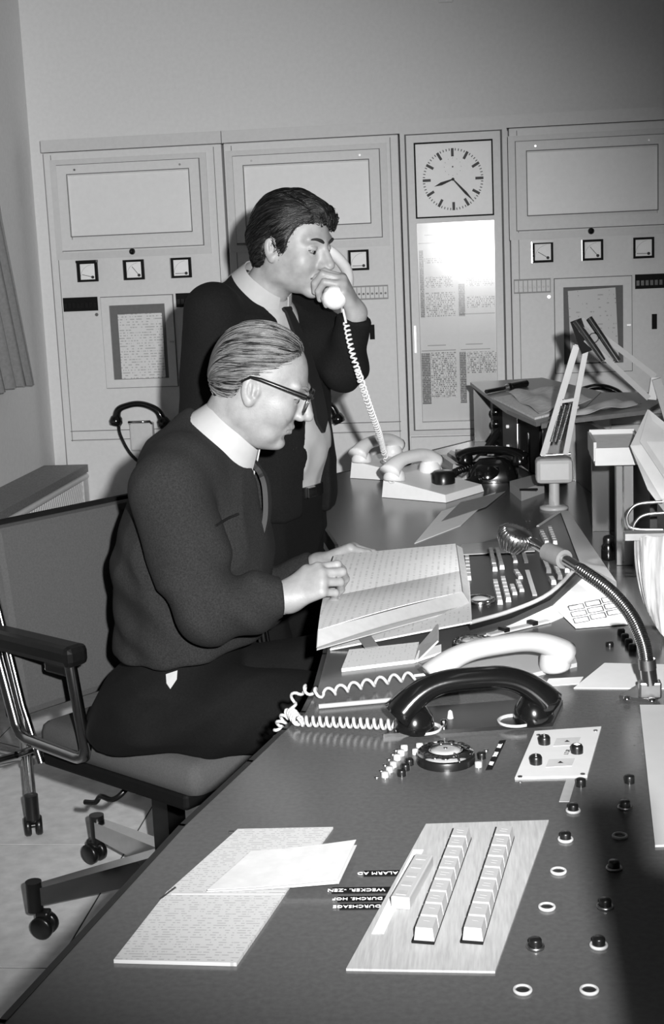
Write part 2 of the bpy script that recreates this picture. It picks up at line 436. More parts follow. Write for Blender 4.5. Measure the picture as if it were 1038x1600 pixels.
def bay(x0, x1, off, label, needles, stripL, stripR, docang=0.0, hood0=False, phone_label=None):
    t = thing('equipment_cabinet', label, 'cabinet', (x0, CY, 0), 'grey equipment cabinets along the wall')
    obj('body', MB().wbox(x0+0.003, x1-0.003, 0.0, CTOP-0.05, CY, YB-0.002, bev=0.004), M_CAB, t)
    obj('cornice', MB().wbox(x0, x1, CTOP-0.048, CTOP, CY-0.012, YB-0.002), M_CAB2, t)
    # display: raised frame, lighter frosted panel
    dx0, dx1 = off-0.297, off+0.297
    m = frame_mb(dx0-0.03, dx1+0.03, 1.465, 1.87, 0.028, CY-0.006, CY+0.001); obj('display_surround', m, M_CAB2, t)
    f = obj('display_frame', frame_mb(dx0, dx1, 1.502, 1.846, 0.044, CY-0.018, CY+0.001), M_CAB, t)
    obj('frosted_panel', MB().wbox(off-0.2555, off+0.2555, 1.5595, 1.7895+0.018, CY-0.008, CY+0.001), M_PANE, t)
    obj('panel_gap', frame_mb(off-0.257, off+0.257, 1.556, 1.8105, 0.0035, CY-0.0185, CY+0.0005), M_GAP, t)
    obj('frame_shadow_gap', frame_mb(dx0-0.003, dx1+0.003, 1.499, 1.849, 0.003, CY-0.0075, CY+0.0005), M_GAP, t)
    for sx in (-0.22, 0.22): obj('screw', MB().cyl((off+sx, CY-0.018, 1.826), (off+sx, CY-0.022, 1.826), 0.0045, n=10), M_STEEL, f)
    obj('pointer_knob', MB().lathe((off-0.005, CY, 1.487), [(0.013, 0), (0.013, 0.008), (0.008, 0.022), (0, 0.024)], axis=(0, -1, 0), n=12), M_BLACK, t)
    for k, a in enumerate(needles):
        if a is not None: meter(t, off+(-0.197, 0, 0.199)[k], 1.413, a, hood=(k == 0 and hood0))
    # lamp strips either side of the document door
    for sx, style in ((off-0.241, stripL), (off+0.24, stripR)):
        if style is None: continue
        mt = M_BLACKM if style == 'dark' else M_LABEL
        s = obj('lamp_strip', MB().wbox(sx-0.0735, sx+0.0735, 1.252, 1.309, CY-0.007, CY-0.0005), mt, t)
        for q in range(8):
            lx = sx-0.063+q*0.018
            if style == 'dark': obj('lamp_window', MB().wbox(lx-0.006, lx+0.006, 1.265, 1.285, CY-0.009, CY-0.0065), M_BLACK, s)
            else:
                obj('lamp_cell', MB().wbox(lx-0.0075, lx+0.0075, 1.258, 1.303, CY-0.009, CY-0.0065), M_CAB, s)
                obj('lamp_lens', MB().cyl((lx, CY-0.009, 1.276), (lx, CY-0.013, 1.276), 0.0045, n=10), M_BLACK, s)
    # document door
    bx0, bx1, bz0, bz1 = off-0.152, off+0.152, 0.927, 1.304
    d = obj('document_door', frame_mb(bx0, bx1, bz0, bz1, 0.034, CY-0.012, CY+0.001), M_CAB, t)
    obj('door_gap', frame_mb(bx0-0.003, bx1+0.003, bz0-0.003, bz1+0.003, 0.003, CY-0.004, CY+0.0005), M_GAP, d)
    obj('recess', MB().wbox(bx0+0.034, bx1-0.034, bz0+0.034, bz1-0.034, CY-0.003, CY+0.0005), M_GAP, d)
    obj('latch', MB().wbox(bx1-0.02, bx1-0.004, 1.108, 1.114, CY-0.018, CY-0.011), M_STEEL, d)
    obj('keyhole', MB().cyl((off-0.175, CY-0.001, 1.235), (off-0.175, CY-0.006, 1.235), 0.007, n=12), M_STEEL, t)
    obj('slot_plate', MB().wbox(off+0.232, off+0.252, 1.09, 1.15, CY-0.005, CY-0.0005), M_BLACKM, t)
    # lower doors
    for zz in (0.747, 0.708): obj('joint_line', MB().wbox(x0+0.03, x1-0.03, zz-0.0015, zz+0.0015, CY-0.0012, CY+0.001), M_GAP, t)
    obj('lower_door', MB().wbox(x0+0.035, x1-0.035, 0.1, 0.704, CY-0.006, CY+0.001), M_CAB, t)
    obj('plinth', MB().wbox(x0+0.003, x1-0.003, 0.0, 0.08, CY-0.004, CY+0.02), M_GAP, t)
    for sx in (x0+0.035, x1-0.035): obj('side_groove', MB().wbox(sx-0.0012, sx+0.0012, 0.11, CTOP-0.06, CY-0.001, CY+0.001), M_GAP, t)
    return t
bay(-1.814, -1.063, -1.457, 'grey equipment cabinet beside the curtain with three dial meters and a document door', (165, 128, 180), 'dark', 'dark', hood0=True)
bay(-1.060, -0.345, -0.722, 'grey equipment cabinet behind the man holding a telephone receiver', (165, 128, 180), 'dark', 'light')
bay(0.088, 0.80, 0.4145, 'grey equipment cabinet behind the jointed desk lamp with a pinned document', (148, 130, 178), 'light', 'dark', hood0=True)
wall_phone(wl(222, 640).x, wl(222, 640).z-0.01, 'black telephone handset hanging on the cabinet beside the curtain')
wall_phone(-0.735, 0.815, 'black telephone handset hanging on the cabinet, half hidden behind the standing man')
wall_phone(0.43, 0.83, 'black telephone handset hanging on the cabinet behind the jointed desk lamp')
for off, mt, lab in ((-1.457, paper_mat('typed_list', 225, 120, 90, 2, 90, 0.4, 0.5, 0.5), 'typed white sheet in the document door beside the curtain'),
                     (0.4145, paper_mat('typed_plan', 215, 120, 60, 2, 60, 0.3, 0.58, 0.45), 'large pale sheet pinned in the document door behind the jointed lamp')):
    m = MB()
    if off < 0: m.slab([(off-0.085, CY-0.006, 0.963), (off+0.103, CY-0.006, 0.963), (off+0.103, CY-0.006, 1.232), (off-0.085, CY-0.006, 1.232)], 0.001)
    else: m.slab([(off-0.09, CY-0.008, 0.966), (off+0.10, CY-0.016, 0.966), (off+0.088, CY-0.014, 1.262), (off-0.10, CY-0.01, 1.255)], 0.001)
    tag(obj('notice_sheet', m, mt), lab, 'paper', 'sheets in the document doors')

# ------------------------------------------------------------------ clock cabinet
t = thing('clock_cabinet', 'narrow grey cabinet with a glazed door holding a square clock and lists', 'cabinet', (-0.13, CY, 0))
obj('body', MB().wbox(-0.342, 0.085, 0, CTOP-0.05, CY+0.02, YB-0.002), M_CAB, t)
obj('cornice', MB().wbox(-0.345, 0.088, CTOP-0.048, CTOP, CY-0.012, YB-0.002), M_CAB2, t)
obj('outer_frame', frame_mb(-0.340, 0.083, 0.69, 1.915, 0.018, CY-0.012, CY+0.022), M_CAB2, t)
obj('frame_gap', frame_mb(-0.3225, 0.0645, 0.706, 1.897, 0.007, CY-0.004, CY+0.0215), M_GAP, t)
DO = CY-0.016
dr = obj('door_frame', frame_mb(-0.315, 0.057, 0.712, 1.892, 0.030, DO, CY+0.015), M_CAB, t)
obj('door_bar', MB().wbox(-0.285, 0.027, 1.548, 1.566, DO, CY+0.015), M_CAB, dr)
obj('bar_gap', MB().wbox(-0.285, 0.027, 1.566, 1.5695, DO-0.0005, CY+0.015), M_GAP, dr)
obj('rebate', frame_mb(-0.2855, 0.0275, 1.5665, 1.8625, 0.0055, DO-0.0006, CY+0.015), M_BLACKM, dr)
obj('door_lock', MB().wbox(-0.307, -0.299, 1.03, 1.14, DO-0.008, DO), M_STEEL, dr)
obj('lower_panel', MB().wbox(-0.335, 0.078, 0.09, 0.68, CY-0.004, CY+0.021), M_CAB, t)
gl = MB().wbox(-0.2845, 0.0265, 0.7425, 1.5475, -0.0015, 0.0015)
# the pane sits with a slight twist in its rebate, which is why it mirrors the flash
g2 = MB(); cx, cz = -0.129, 1.145
for v in gl.v:
    a, b = math.radians(GLASS_RZ) if 'GLASS_RZ' in globals() else math.radians(0.92), math.radians(0.5)
    dx, dz = v[0]-cx, v[2]-cz
    g2.v.append((cx+dx, DO+0.006+v[1]+math.tan(a)*dx*1.0+math.tan(b)*dz*0.0, v[2]))
g2.f = gl.f; g2.sm = gl.sm
obj('glass_pane', g2, glass_mat('door_glass', 0.17, 0.97, 0.55), dr)
# square clock
ck = thing('square_clock', 'square white clock with bar ticks showing twenty-three past eight', 'clock', (-0.13, CY+0.01, 1.57))
KX, KZ, KY = -0.1330, 1.7145, CY-0.002
obj('clock_face', MB().wbox(-0.2798, 0.0218, 1.5722, 1.8568, KY, KY+0.016), M_DIAL, ck)
tk_h = mesh_of(MB().wbox(-0.0052, 0.0052, -0.016, 0.016, -0.0012, 0.0), 'hour_tick', mat('clock_ink', 75, 0.7), (0, 0, 0))
tk_m = mesh_of(MB().wbox(-0.0016, 0.0016, -0.0045, 0.0045, -0.0012, 0.0), 'minute_tick', mat('clock_ink', 75, 0.7), (0, 0, 0))
for i in range(60):
    a = 2*PI*i/60
    r = 0.105 if i % 5 == 0 else 0.1165
    o = inst('hour_tick' if i % 5 == 0 else 'minute_tick', tk_h if i % 5 == 0 else tk_m, ck, (KX+math.sin(a)*r, KY, KZ+math.cos(a)*r))
    o.rotation_euler = (0, a, 0)
def hand_mb(ang, L, w_):
    a = math.radians(ang); d = Vector((math.sin(a), 0, math.cos(a))); s_ = Vector((d.z, 0, -d.x)); c_ = Vector((KX, KY-0.004, KZ))
    return MB().slab([c_-s_*0.0022, c_+d*L*0.62-s_*w_, c_+d*L, c_+d*L*0.62+s_*w_, c_+s_*0.0022], -0.0012)
obj('hour_hand', hand_mb(251.5, 0.080, 0.0062), M_INK, ck)
obj('minute_hand', hand_mb(138, 0.121, 0.0052), M_INK, ck)
obj('hub', MB().cyl((KX, KY-0.002, KZ), (KX, KY-0.008, KZ), 0.006, n=14), M_INK, ck)
obj('second_hub', MB().cyl((KX, KY, KZ+0.049), (KX, KY-0.003, KZ+0.049), 0.003, n=10), M_INK, ck)
dots = mesh_of(MB().cyl((0, 0, 0), (0, -0.001, 0), 0.0014, n=8), 'second_dot', M_LABEL, (0, 0, 0))
for i in range(12): inst('second_dot', dots, ck, (KX+math.sin(i*PI/6)*0.034, KY, KZ+0.049+math.cos(i*PI/6)*0.034))
# lists behind the glass
pm1 = paper_mat('dense_list', 225, 70, 130, 2, 210, 0.7, 0.50, 0.75)
pm2 = paper_mat('dense_column', 200, 50, 140, 2, 300, 0.75, 0.40, 0.8)
PY = CY+0.012
def notice(x0, x1, z0, z1, blocks, lab, heads):
    t = thing('notice_list', lab, 'paper', (x0, PY, z0), 'lists behind the glass of the clock cabinet')
    obj('sheet', MB().wbox(x0, x1, z0, z1, PY-0.0008, PY), M_PAPER, t)
    for (a, b, c_, d, mt) in blocks: obj('printed_block', MB().wbox(a, b, c_, d, PY-0.0013, PY-0.0009), mt, t)
    for (a, b, c_) in heads: obj('heading_line', MB().wbox(a, b, c_-0.0018, c_+0.0018, PY-0.0013, PY-0.0009), M_LABEL, t)
def zy(py): return wl(700, py).z
def xx(px): return wl(px, 500).x
notice(-0.284, -0.130, 1.095, 1.547, [(-0.279, -0.262, 1.17, 1.44, pm2), (-0.258, -0.145, 1.385, 1.41, pm1), (-0.258, -0.145, 1.29, 1.335, pm1), (-0.258, -0.138, 1.17, 1.27, pm1)], 'upper left typed list behind the glass door under the clock', [(-0.255, -0.18, 1.50), (-0.28, -0.14, 1.468)])
notice(-0.128, 0.026, 1.095, 1.547, [(-0.124, -0.098, 1.17, 1.30, pm2), (-0.09, 0.022, 1.29, 1.335, pm1), (-0.09, 0.022, 1.20, 1.25, pm1)], 'upper typed list behind the glass door where the flash is mirrored', [(-0.10, -0.02, 1.50), (-0.12, 0.02, 1.468), (-0.12, 0.022, 1.178)])
notice(-0.284, -0.130, 0.744, 1.094, [(-0.282, -0.246, 0.815, 1.025, pm2), (-0.243, -0.14, 0.84, 1.027, pm1)], 'lower typed list with a dark column behind the glass door', [(-0.255, -0.18, 1.055), (-0.28, -0.14, 1.034)])
notice(-0.128, 0.026, 0.744, 1.094, [(-0.126, -0.100, 0.815, 1.025, pm2), (-0.095, 0.024, 0.937, 1.024, pm1)], 'lower typed list, half blank, behind the glass door by the wooden console', [(-0.10, -0.03, 1.055), (-0.12, 0.0, 1.034)])

# ------------------------------------------------------------------ radiator cover along the window wall
RZ = 0.605
fr = wl(138, 724); RX = fr.x
t = thing('radiator_cover', 'radiator cover with a stone sill and a wire mesh front along the window wall', 'radiator', (RX, 5.0, 0))
RY0, RY1 = 3.3, CY-0.008
obj('stone_sill', MB().wbox(XL+0.001, RX, RZ-0.032, RZ, RY0, RY1), mat('sill_stone', 122, 0.6, var=0.25, scale=120), t)
obj('rail', MB().cyl((RX-0.012, RY0, RZ-0.05), (RX-0.012, RY1, RZ-0.05), 0.014, n=12), M_CAB, t)
obj('end_post', MB().wbox(RX-0.03, RX-0.002, 0.0, RZ-0.06, RY1-0.075, RY1-0.005), mat('white_paint', 215, 0.5), t)
obj('end_post', MB().wbox(RX-0.03, RX-0.002, 0.0, RZ-0.06, RY0, RY0+0.06), M_WHITE, t)
obj('back_panel', MB().wbox(XL+0.02, XL+0.06, 0.05, RZ-0.06, RY0, RY1), M_DESKED, t)
# open wire mesh: two sets of crossing slanted wires
ms = MB(); z0, z1 = 0.06, RZ-0.062
yy = RY0+0.06
pit = 0.030
k = 0
y = RY0+0.06-0.5
while y < RY1-0.08:
    for sgn in ((1, -1) if k % 4 == 0 else (1,)):
        a0, b0 = (y, z0) if sgn > 0 else (y+0.5, z0)
        a1, b1 = (y+0.5, z1) if sgn > 0 else (y, z1)
        # clip to the opening
        def cl(a, b, c_, d):
            lo, hi = RY0+0.06, RY1-0.08
            pts = []
            for (u, vv) in ((a, b), (c_, d)):
                if u < lo: s_ = (lo-a)/(c_-a); u, vv = lo, b+(d-b)*s_
                if u > hi: s_ = (hi-a)/(c_-a); u, vv = hi, b+(d-b)*s_
                pts.append((u, vv))
            return pts
        if max(a0, a1) <= RY0+0.06 or min(a0, a1) >= RY1-0.08: continue
        (u0, v0), (u1, v1) = cl(a0, b0, a1, b1)
        if abs(u1-u0) < 0.004: continue
        ms.cyl((RX-0.012+0.003*sgn, u0, v0), (RX-0.012+0.003*sgn, u1, v1), 0.0042 if sgn > 0 else 0.0016, n=5, cap=False)
    y += pit; k += 1
mo = obj('wire_mesh', ms, mat('white_paint', 215, 0.5), t); mo['kind'] = 'stuff'

# ------------------------------------------------------------------ curtain on the window wall
edge = [(0, 345), (20, 440), (36, 520), (52, 597)]
CXP = XL+0.09
def curt():
    rows = []
    zt, zb = 2.6, onx(40, 603, CXP).z
    for i in range(19):
        z = zt+(zb-zt)*i/18; row = []
        # right edge leans out towards the cabinet lower down
        pe = onx(52, 597, CXP).y; pu = onx(3, 350, CXP)
        ye = pe+(pu.y-pe)*((z-zb)/(pu.z-zb)) if z < pu.z else pu.y-(z-pu.z)*0.25
        yl = ye-1.25
        for j in range(100):
            q = j/99; a = q*2*PI*11
            amp = 0.022+0.012*(i/18)
            row.append((CXP+amp*math.sin(a)+0.006*math.sin(a*2.3+1), yl+(ye-yl)*q+0.008*math.cos(a), z+ (0.012*math.sin(q*9+1) if i == 18 else 0)))
        rows.append(row)
    return rows
ct = thing('curtain', 'grey pleated curtain ending above the radiator cover', 'curtain', (CXP, onx(20, 600, CXP).y-0.4, 1.0))
obj('cloth', MB().sheet(curt(), 0.002), mat('curtain_cloth', 132, 0.9, var=0.1, scale=80), ct)
obj('rail', MB().wbox(CXP-0.03, CXP+0.03, 2.6, 2.64, onx(20, 600, CXP).y-1.7, onx(20, 600, CXP).y+0.3), M_WHITE, ct)

# =================================================================== control desk
edgeL = [(-0.545, 0.62), (-0.468, 1.174), (-0.394, 1.635), (-0.345, 1.859), (-0.316, 1.992), (-0.297, 2.072), (-0.293, 2.2), (-0.30, 2.39), (-0.335, 2.9), (-0.377, 3.324), (-0.452, 3.632), (-0.53, 4.382)]
farE = [(-0.069, 5.14), (0.75, 5.2)]
outline = edgeL+farE+[(0.9, 2.4), (0.75, 0.62)]
desk = thing('control_desk', 'long dark control desk with inset telephones, keys and lamps', 'desk', (0.1, 2.5, 0))
obj('desktop', MB().prism(outline, ZD-0.034, ZD), M_DESK, desk)
tr = [Vector((p[0]-0.004, p[1], ZD-0.019)) for p in edgeL]+[Vector((farE[0][0]-0.003, farE[0][1]+0.004, ZD-0.019)), Vector((farE[1][0], farE[1][1]+0.004, ZD-0.019))]
em = MB()
for a, b in zip(tr, tr[1:]):
    d = (b-a); ln = d.length; ang = math.atan2(d.y, d.x)
    em.box((a+b)/2, (ln+0.006, 0.008, 0.040), Matrix.Rotation(ang, 4, 'Z').to_3x3())
obj('edge_trim', em, M_DESKED, desk)
# pedestals set back under the top
for (x, y, sx, sy) in ((0.42, 1.0, 0.5, 0.45), (0.42, 2.6, 0.4, 0.7), (0.25, 4.4, 0.45, 0.8)):
    obj('pedestal', MB().box((x, y, (ZD-0.034)/2), (sx, sy, ZD-0.034), bev=0.004), M_DESKED, desk)

# ---- brushed plate with illuminated keys
pl = [dk(541, 1517), dk(774, 1521), dk(858, 1284), dk(666, 1290)]
plate = obj('key_plate', MB().prism([(p.x, p.y) for p in pl], ZD, ZD+0.0025), M_ALU, desk)
KT = ZD+0.0025
def key_mesh(w_, l_, h_):
    m = MB(); b = 0.82
    vs = [(-w_/2, -l_/2, 0), (w_/2, -l_/2, 0), (w_/2, l_/2, 0), (-w_/2, l_/2, 0)]
    vs += [(x*b, y*0.90, h_) for x, y, _ in vs]
    return m.add(vs, [(3, 2, 1, 0), (4, 5, 6, 7), (0, 1, 5, 4), (1, 2, 6, 5), (2, 3, 7, 6), (3, 0, 4, 7)])
def key_row(par, a, b, n, w_, h_, name='key', material=None, z=KT, marks=True):
    a, b = Vector(a), Vector(b); d = b-a; L = d.length/n; ang = math.atan2(d.y, d.x)-PI/2
    me = mesh_of(key_mesh(w_, L*0.95, h_), name, material or M_KEY, (0, 0, 0))
    out = []
    for i in range(n):
        p = a+d*((i+0.5)/n); p.z = z
        o = inst(name, me, par, p, ang); out.append(o)
    return out, L, ang
mk = mesh_of(MB().box((0, 0, 0), (0.011, 0.0016, 0.0004)), 'key_legend', M_LABEL, (0, 0, 0))
for (pa, pb) in (((663, 1474), (723, 1311)), ((739, 1474), (790, 1309))):
    A, B = dk(*pa, 0.0025), dk(*pb, 0.0025)
    # black socket strip under the keys
    d = (B-A); ang = math.atan2(d.y, d.x)-PI/2
    obj('key_socket', MB().box((A+B)/2+Vector((-0.001, 0, 0.0012)), (0.0235, d.length+0.003, 0.0024), Matrix.Rotation(ang, 4, 'Z').to_3x3()), M_BLACKM, plate)
    ks, L, ang = key_row(plate, A, B, 9, 0.0215, 0.015, z=KT+0.0012)
    for i, o in enumerate(ks):
        for r in range(1 if i < 2 else 2):
            q = inst('key_legend', mk, o, worldloc(o)+Matrix.Rotation(ang, 3, 'Z') @ Vector((random.uniform(-0.001, 0.001), 0.0035-r*0.006, 0.01505)), ang)
            q.scale = (random.uniform(0.55, 0.95), 1, 1)
# five-lamp white block and the paper label beside it
A, B = dk(626, 1421, 0.0025), dk(664, 1352, 0.0025)
d = B-A; ang = math.atan2(d.y, d.x)-PI/2; RZm = Matrix.Rotation(ang, 4, 'Z').to_3x3()
blk = obj('lamp_block', MB().box((A+B)/2+Vector((0, 0, 0.007)), (0.021, d.length, 0.014), RZm, bev=0.0015), M_KEY, plate)
for i in range(5):
    p = A+d*((i+0.5)/5); obj('lamp_window', MB().box((p.x-0.0006, p.y, A.z+0.0142), (0.0115, 0.0095, 0.0006), RZm), M_LABEL, blk)
qs = [dk(581, 1459, 0.003), dk(600, 1459, 0.003), dk(662, 1328, 0.003), dk(646, 1328, 0.003)]
obj('paper_label', MB().slab(qs, 0.0004), M_PAPER, plate)
# embossed label strips (read from the other side of the desk)
def strip(px0, px1, py, h, s, mt=M_BLACKM, tm=M_DIAL):
    a, b = dk(px0, py), dk(px1, py-1); c_ = (a+b)/2; wd = (b-a).length; ang = math.atan2(b.y-a.y, b.x-a.x); R = Matrix.Rotation(ang, 4, 'Z').to_3x3()
    l_ = obj('label_strip', MB().box(c_+Vector((0, 0, 0.0006)), (wd, h, 0.0011), R), mt, desk)
    dirx = (a-b).normalized()
    text('lettering', s, h*0.66, tm, l_, c_+(a-b).normalized()*0.006+Vector((0, 0, 0.0013)), dirx, Vector((0, -1, 0)))
strip(569, 628, 1366, 0.0145, 'ALARM AD')
strip(519, 612, 1392.5, 0.0145, 'WECKER. -ZEN')
strip(528, 607, 1406, 0.0130, 'DURCHS. HOF')
strip(531, 602, 1418, 0.0135, 'DURCHSAGE')
# ---- ringed push buttons
ring_me = mesh_of(MB().lathe((0, 0, 0), [(0.0072, 0), (0.0092, 0.0), (0.0095, 0.002), (0.0088, 0.0032), (0.0070, 0.0032), (0.0066, 0.001)], n=24), 'button_ring', M_WHITE, (0, 0, 0))
ringd_me = mesh_of(MB().lathe((0, 0, 0), [(0.0072, 0), (0.0092, 0.0), (0.0095, 0.002), (0.0088, 0.0032), (0.0070, 0.0032), (0.0066, 0.001)], n=24), 'button_ring', M_STEEL, (0, 0, 0))
capf = mesh_of(MB().lathe((0, 0, 0), [(0.0068, 0), (0.0068, 0.0016), (0.0055, 0.0014), (0, 0.001)], n=20), 'button_cap', M_BLACK, (0, 0, 0))
capr = mesh_of(MB().lathe((0, 0, 0), [(0.0066, 0), (0.0066, 0.009), (0.0058, 0.0102), (0, 0.0108)], n=20), 'button_cap', M_BLACK, (0, 0, 0))
def button(px, py, ring='white', raised=False):
    p = dk(px, py)
    b = inst('button_ring', ring_me if ring == 'white' else ringd_me, desk, p) if ring else None
    c_ = inst('button_cap', capr if raised else capf, b if b else desk, p)
for q in [(817, 1549), (921, 1549), (855, 1419), (873, 1363)]: button(*q)
for q in [(936, 1479), (884, 1313), (896, 1268)]: button(*q, raised=True)
button(837, 1481, 'steel', True)
for q in [(977, 1263), (960, 1358)]: button(*q, ring='steel', raised=True)
button(969, 1308, 'white'); button(984, 1223, None, True); button(946, 1418, 'steel', True); button(908, 1228, None, True)
# ---- plate with three knobs and two slide slits
kp = [dk(805, 1218), dk(918, 1215), dk(940, 1138), dk(836, 1145)]
kpo = obj('knob_plate', MB().prism([(p.x, p.y) for p in kp], ZD, ZD+0.003), mat('pale_plate', 200, 0.45, var=0.02), desk)
def knob(par, px, py, r=0.0085, h=0.012, mt=M_BLACK, z=0.003, name='knob'):
    p = dk(px, py, z)
    k_ = obj(name, MB().lathe(p, [(r, 0), (r, h*0.75), (r*0.8, h), (0, h)], n=20), mt, par)
    return k_, p
for q in ((851, 1162), (838, 1193)):
    k_, p = knob(kpo, *q); obj('indicator', MB().box(p+Vector((0, 0, 0.0124)), (0.002, 0.014, 0.0008)), M_LABEL, k_)
k_, p = knob(kpo, 902, 1176); obj('indicator', MB().box(p+Vector((0.0, 0, 0.0124)), (0.006, 0.006, 0.0008), Matrix.Rotation(0.7, 3, 'Z')), M_DIAL, k_)
for (a, b, c_, e) in ((865, 1166, 903, 1153), (853, 1199, 894, 1186)):
    q = [dk(a, b, 0.003), dk(c_, b-2, 0.003), dk(c_+5, e-1, 0.003), dk(a+5, e+1, 0.003)]
    s_ = obj('slide_scale', MB().slab(q, 0.0005), mat('slide_paper', 175, 0.7), kpo)
    cc = (q[0]+q[2])/2
    obj('pointer', MB().add([cc+Vector((-0.004, -0.003, 0.001)), cc+Vector((0.004, -0.003, 0.001)), cc+Vector((0, 0.005, 0.001))], [(0, 1, 2)]), M_BLACK, s_)
for q in ((813, 1214), (911, 1210), (931, 1142), (842, 1149)):
    p = dk(*q, 0.003); obj('screw', MB().cyl(p, p+Vector((0, 0, 0.0012)), 0.0032, n=10), M_STEEL, kpo)
text('lettering', 'LT.SR', 0.0085, M_INK, kpo, dk(887, 1175, 0.0034), Vector((0.25, 1, 0)), Vector((-1, 0.25, 0)))
ql = [dk(874, 1253), dk(890, 1253), dk(901, 1216), dk(886, 1216)]
obj('grey_label', MB().slab(ql, 0.0006), M_LABEL, desk)
# ---- small round caps by the dial
def cap(px, py, mt, r=0.0052, h=0.0075, name='signal_cap'):
    p = dk(px, py); return obj(name, MB().lathe(p, [(r, 0), (r, h*0.8), (r*0.85, h), (0, h*1.05)], n=16), mt, desk)
M_CLEAR = mat('clear_cap', 150, 0.2, spec=0.8)
for q in ((632, 1172), (656, 1169), (627, 1180), (650, 1178), (621, 1187)): cap(*q, M_WHITE)
for q in ((640, 1195), (634, 1203), (628, 1212), (753, 1185)): cap(*q, M_BLACK, 0.006, 0.009)
for q in ((615, 1198), (609, 1206), (602, 1214), (748, 1198)): cap(*q, M_CLEAR)
for q in ((619, 1173), (614, 1179), (608, 1187), (602, 1196), (596, 1205), (589, 1215), (760, 1173)): cap(*q, M_STEEL, 0.0034, 0.002, 'screw_head')
qb = [dk(759, 1204), dk(769, 1203), dk(791, 1157), dk(781, 1158)]
bl = obj('black_label', MB().slab(qb, 0.001), M_BLACKM, desk)
dirb = (qb[3]-qb[0]).normalized()
for f_, s_ in ((0.2, 'ABF'), (0.5, 'TON'), (0.8, 'RUF.')): text('lettering', s_, 0.0085, M_DIAL, bl, (qb[0]+qb[1])/2+(qb[3]-qb[0])*f_+Vector((0, 0, 0.0013)), dirb, Vector((-1, 0.2, 0)))

# ---- rotary dials set into the desk
def rotary(px, py, r, label=None):
    p = dk(px, py)
    o = obj('rotary_dial', MB().lathe(p, [(r, 0), (r, 0.010), (r*0.97, 0.012), (r*0.9, 0.012)], n=40), M_BLACK, desk)
    obj('number_plate', MB().lathe(p+Vector((0, 0, 0.0105)), [(0, 0.0008), (r*0.95, 0.0008), (r*0.95, 0)], n=40), mat('dial_plate', 165, 0.4), o)
    fw = MB(); fw.lathe(p+Vector((0, 0, 0.0135)), [(r*0.52, 0), (r*0.52, 0.004), (r*0.6, 0.005), (r*0.93, 0.003), (r*0.97, 0)], n=40); obj('finger_wheel', fw, glass_mat('dial_clear', 0.06, 0.85, 2.2), o)
    hole = MB()
    obj('dial_centre', MB().lathe(p+Vector((0, 0, 0.0135)), [(r*0.5, 0), (r*0.5, 0.0045), (r*0.3, 0.006), (0, 0.0062)], n=32), mat('dial_centre', 150, 0.3), o)
    obj('pin', MB().lathe(p+Vector((0, 0, 0.0195)), [(0.003, 0), (0.003, 0.001), (0, 0.002)], n=12), M_CHROME, o)
    rm = mesh_of(MB().lathe((0, 0, 0), [(r*0.11, 0), (r*0.125, 0.002), (r*0.14, 0)], n=14), 'finger_hole', M_CHROME, (0, 0, 0))
    for i in range(10):
        a = math.radians(20+i*28); inst('finger_hole', rm, o, p+Vector((math.cos(a)*r*0.76, math.sin(a)*r*0.76, 0.0165)))
    st_a = math.radians(-60); obj('finger_stop', MB().tube([p+Vector((math.cos(st_a)*r*0.99, math.sin(st_a)*r*0.99, 0.012)), p+Vector((math.cos(st_a)*r*0.9, math.sin(st_a)*r*0.9, 0.02)), p+Vector((math.cos(st_a)*r*0.62, math.sin(st_a)*r*0.62, 0.02))], 0.0014, 6), M_CHROME, o)
rotary(697, 1190, 0.0405)
rotary(738, 1014, 0.034)

# ---- handsets
def handset_mb(A, B, H, r_end=0.029, r_mid=0.0135, flat=1.0):
    A, B = Vector(A), Vector(B); d = (B-A); L = d.length; u = d.normalized(); up = Vector((0, 0, 1)); sd = u.cross(up)
    m = MB()
    # arch of elliptical sections
    N = 30; sec = 14; rings = []
    for i in range(N+1):
        t = i/N; x = t*L
        k_ = abs(2*t-1)
        zc = r_mid+0.006+(H-2*r_mid)*(1-k_**3.2)
        w_ = r_mid*1.25+(r_end-r_mid*1.25)*max(0, (k_-0.45)/0.55)**1.6
        th = r_mid*(1.0+0.55*k_**4)
        slope = (H-2*r_mid)*(-3.2*k_**2.2*2*(1 if t > 0.5 else -1))
        ang = math.atan2(slope/L, 1.0)*0.85
        c_ = A+u*x+up*zc
        nrm = up*math.cos(ang)-u*math.sin(ang)
        rings.append([c_+sd*(math.cos(2*PI*j/sec)*w_)+nrm*(math.sin(2*PI*j/sec)*th) for j in range(sec)])
    vs = [p for r in rings for p in r]
    fs = [(i*sec+j, i*sec+(j+1) % sec, (i+1)*sec+(j+1) % sec, (i+1)*sec+j) for i in range(N) for j in range(sec)]
    fs += [tuple(range(sec-1, -1, -1)), tuple(N*sec+j for j in range(sec))]
    m.add(vs, fs, True)
    prof = [(0, 0), (r_end*0.9, 0), (r_end, 0.004), (r_end*1.0, 0.012), (r_end*0.86, 0.026), (r_end*0.5, 0.038), (0, 0.042)]
    m.lathe(A+u*r_end*0.72, prof, axis=up+u*0.12, n=22)
    m.lathe(B-u*r_end*0.72, prof, axis=up-u*0.12, n=22)
    return m
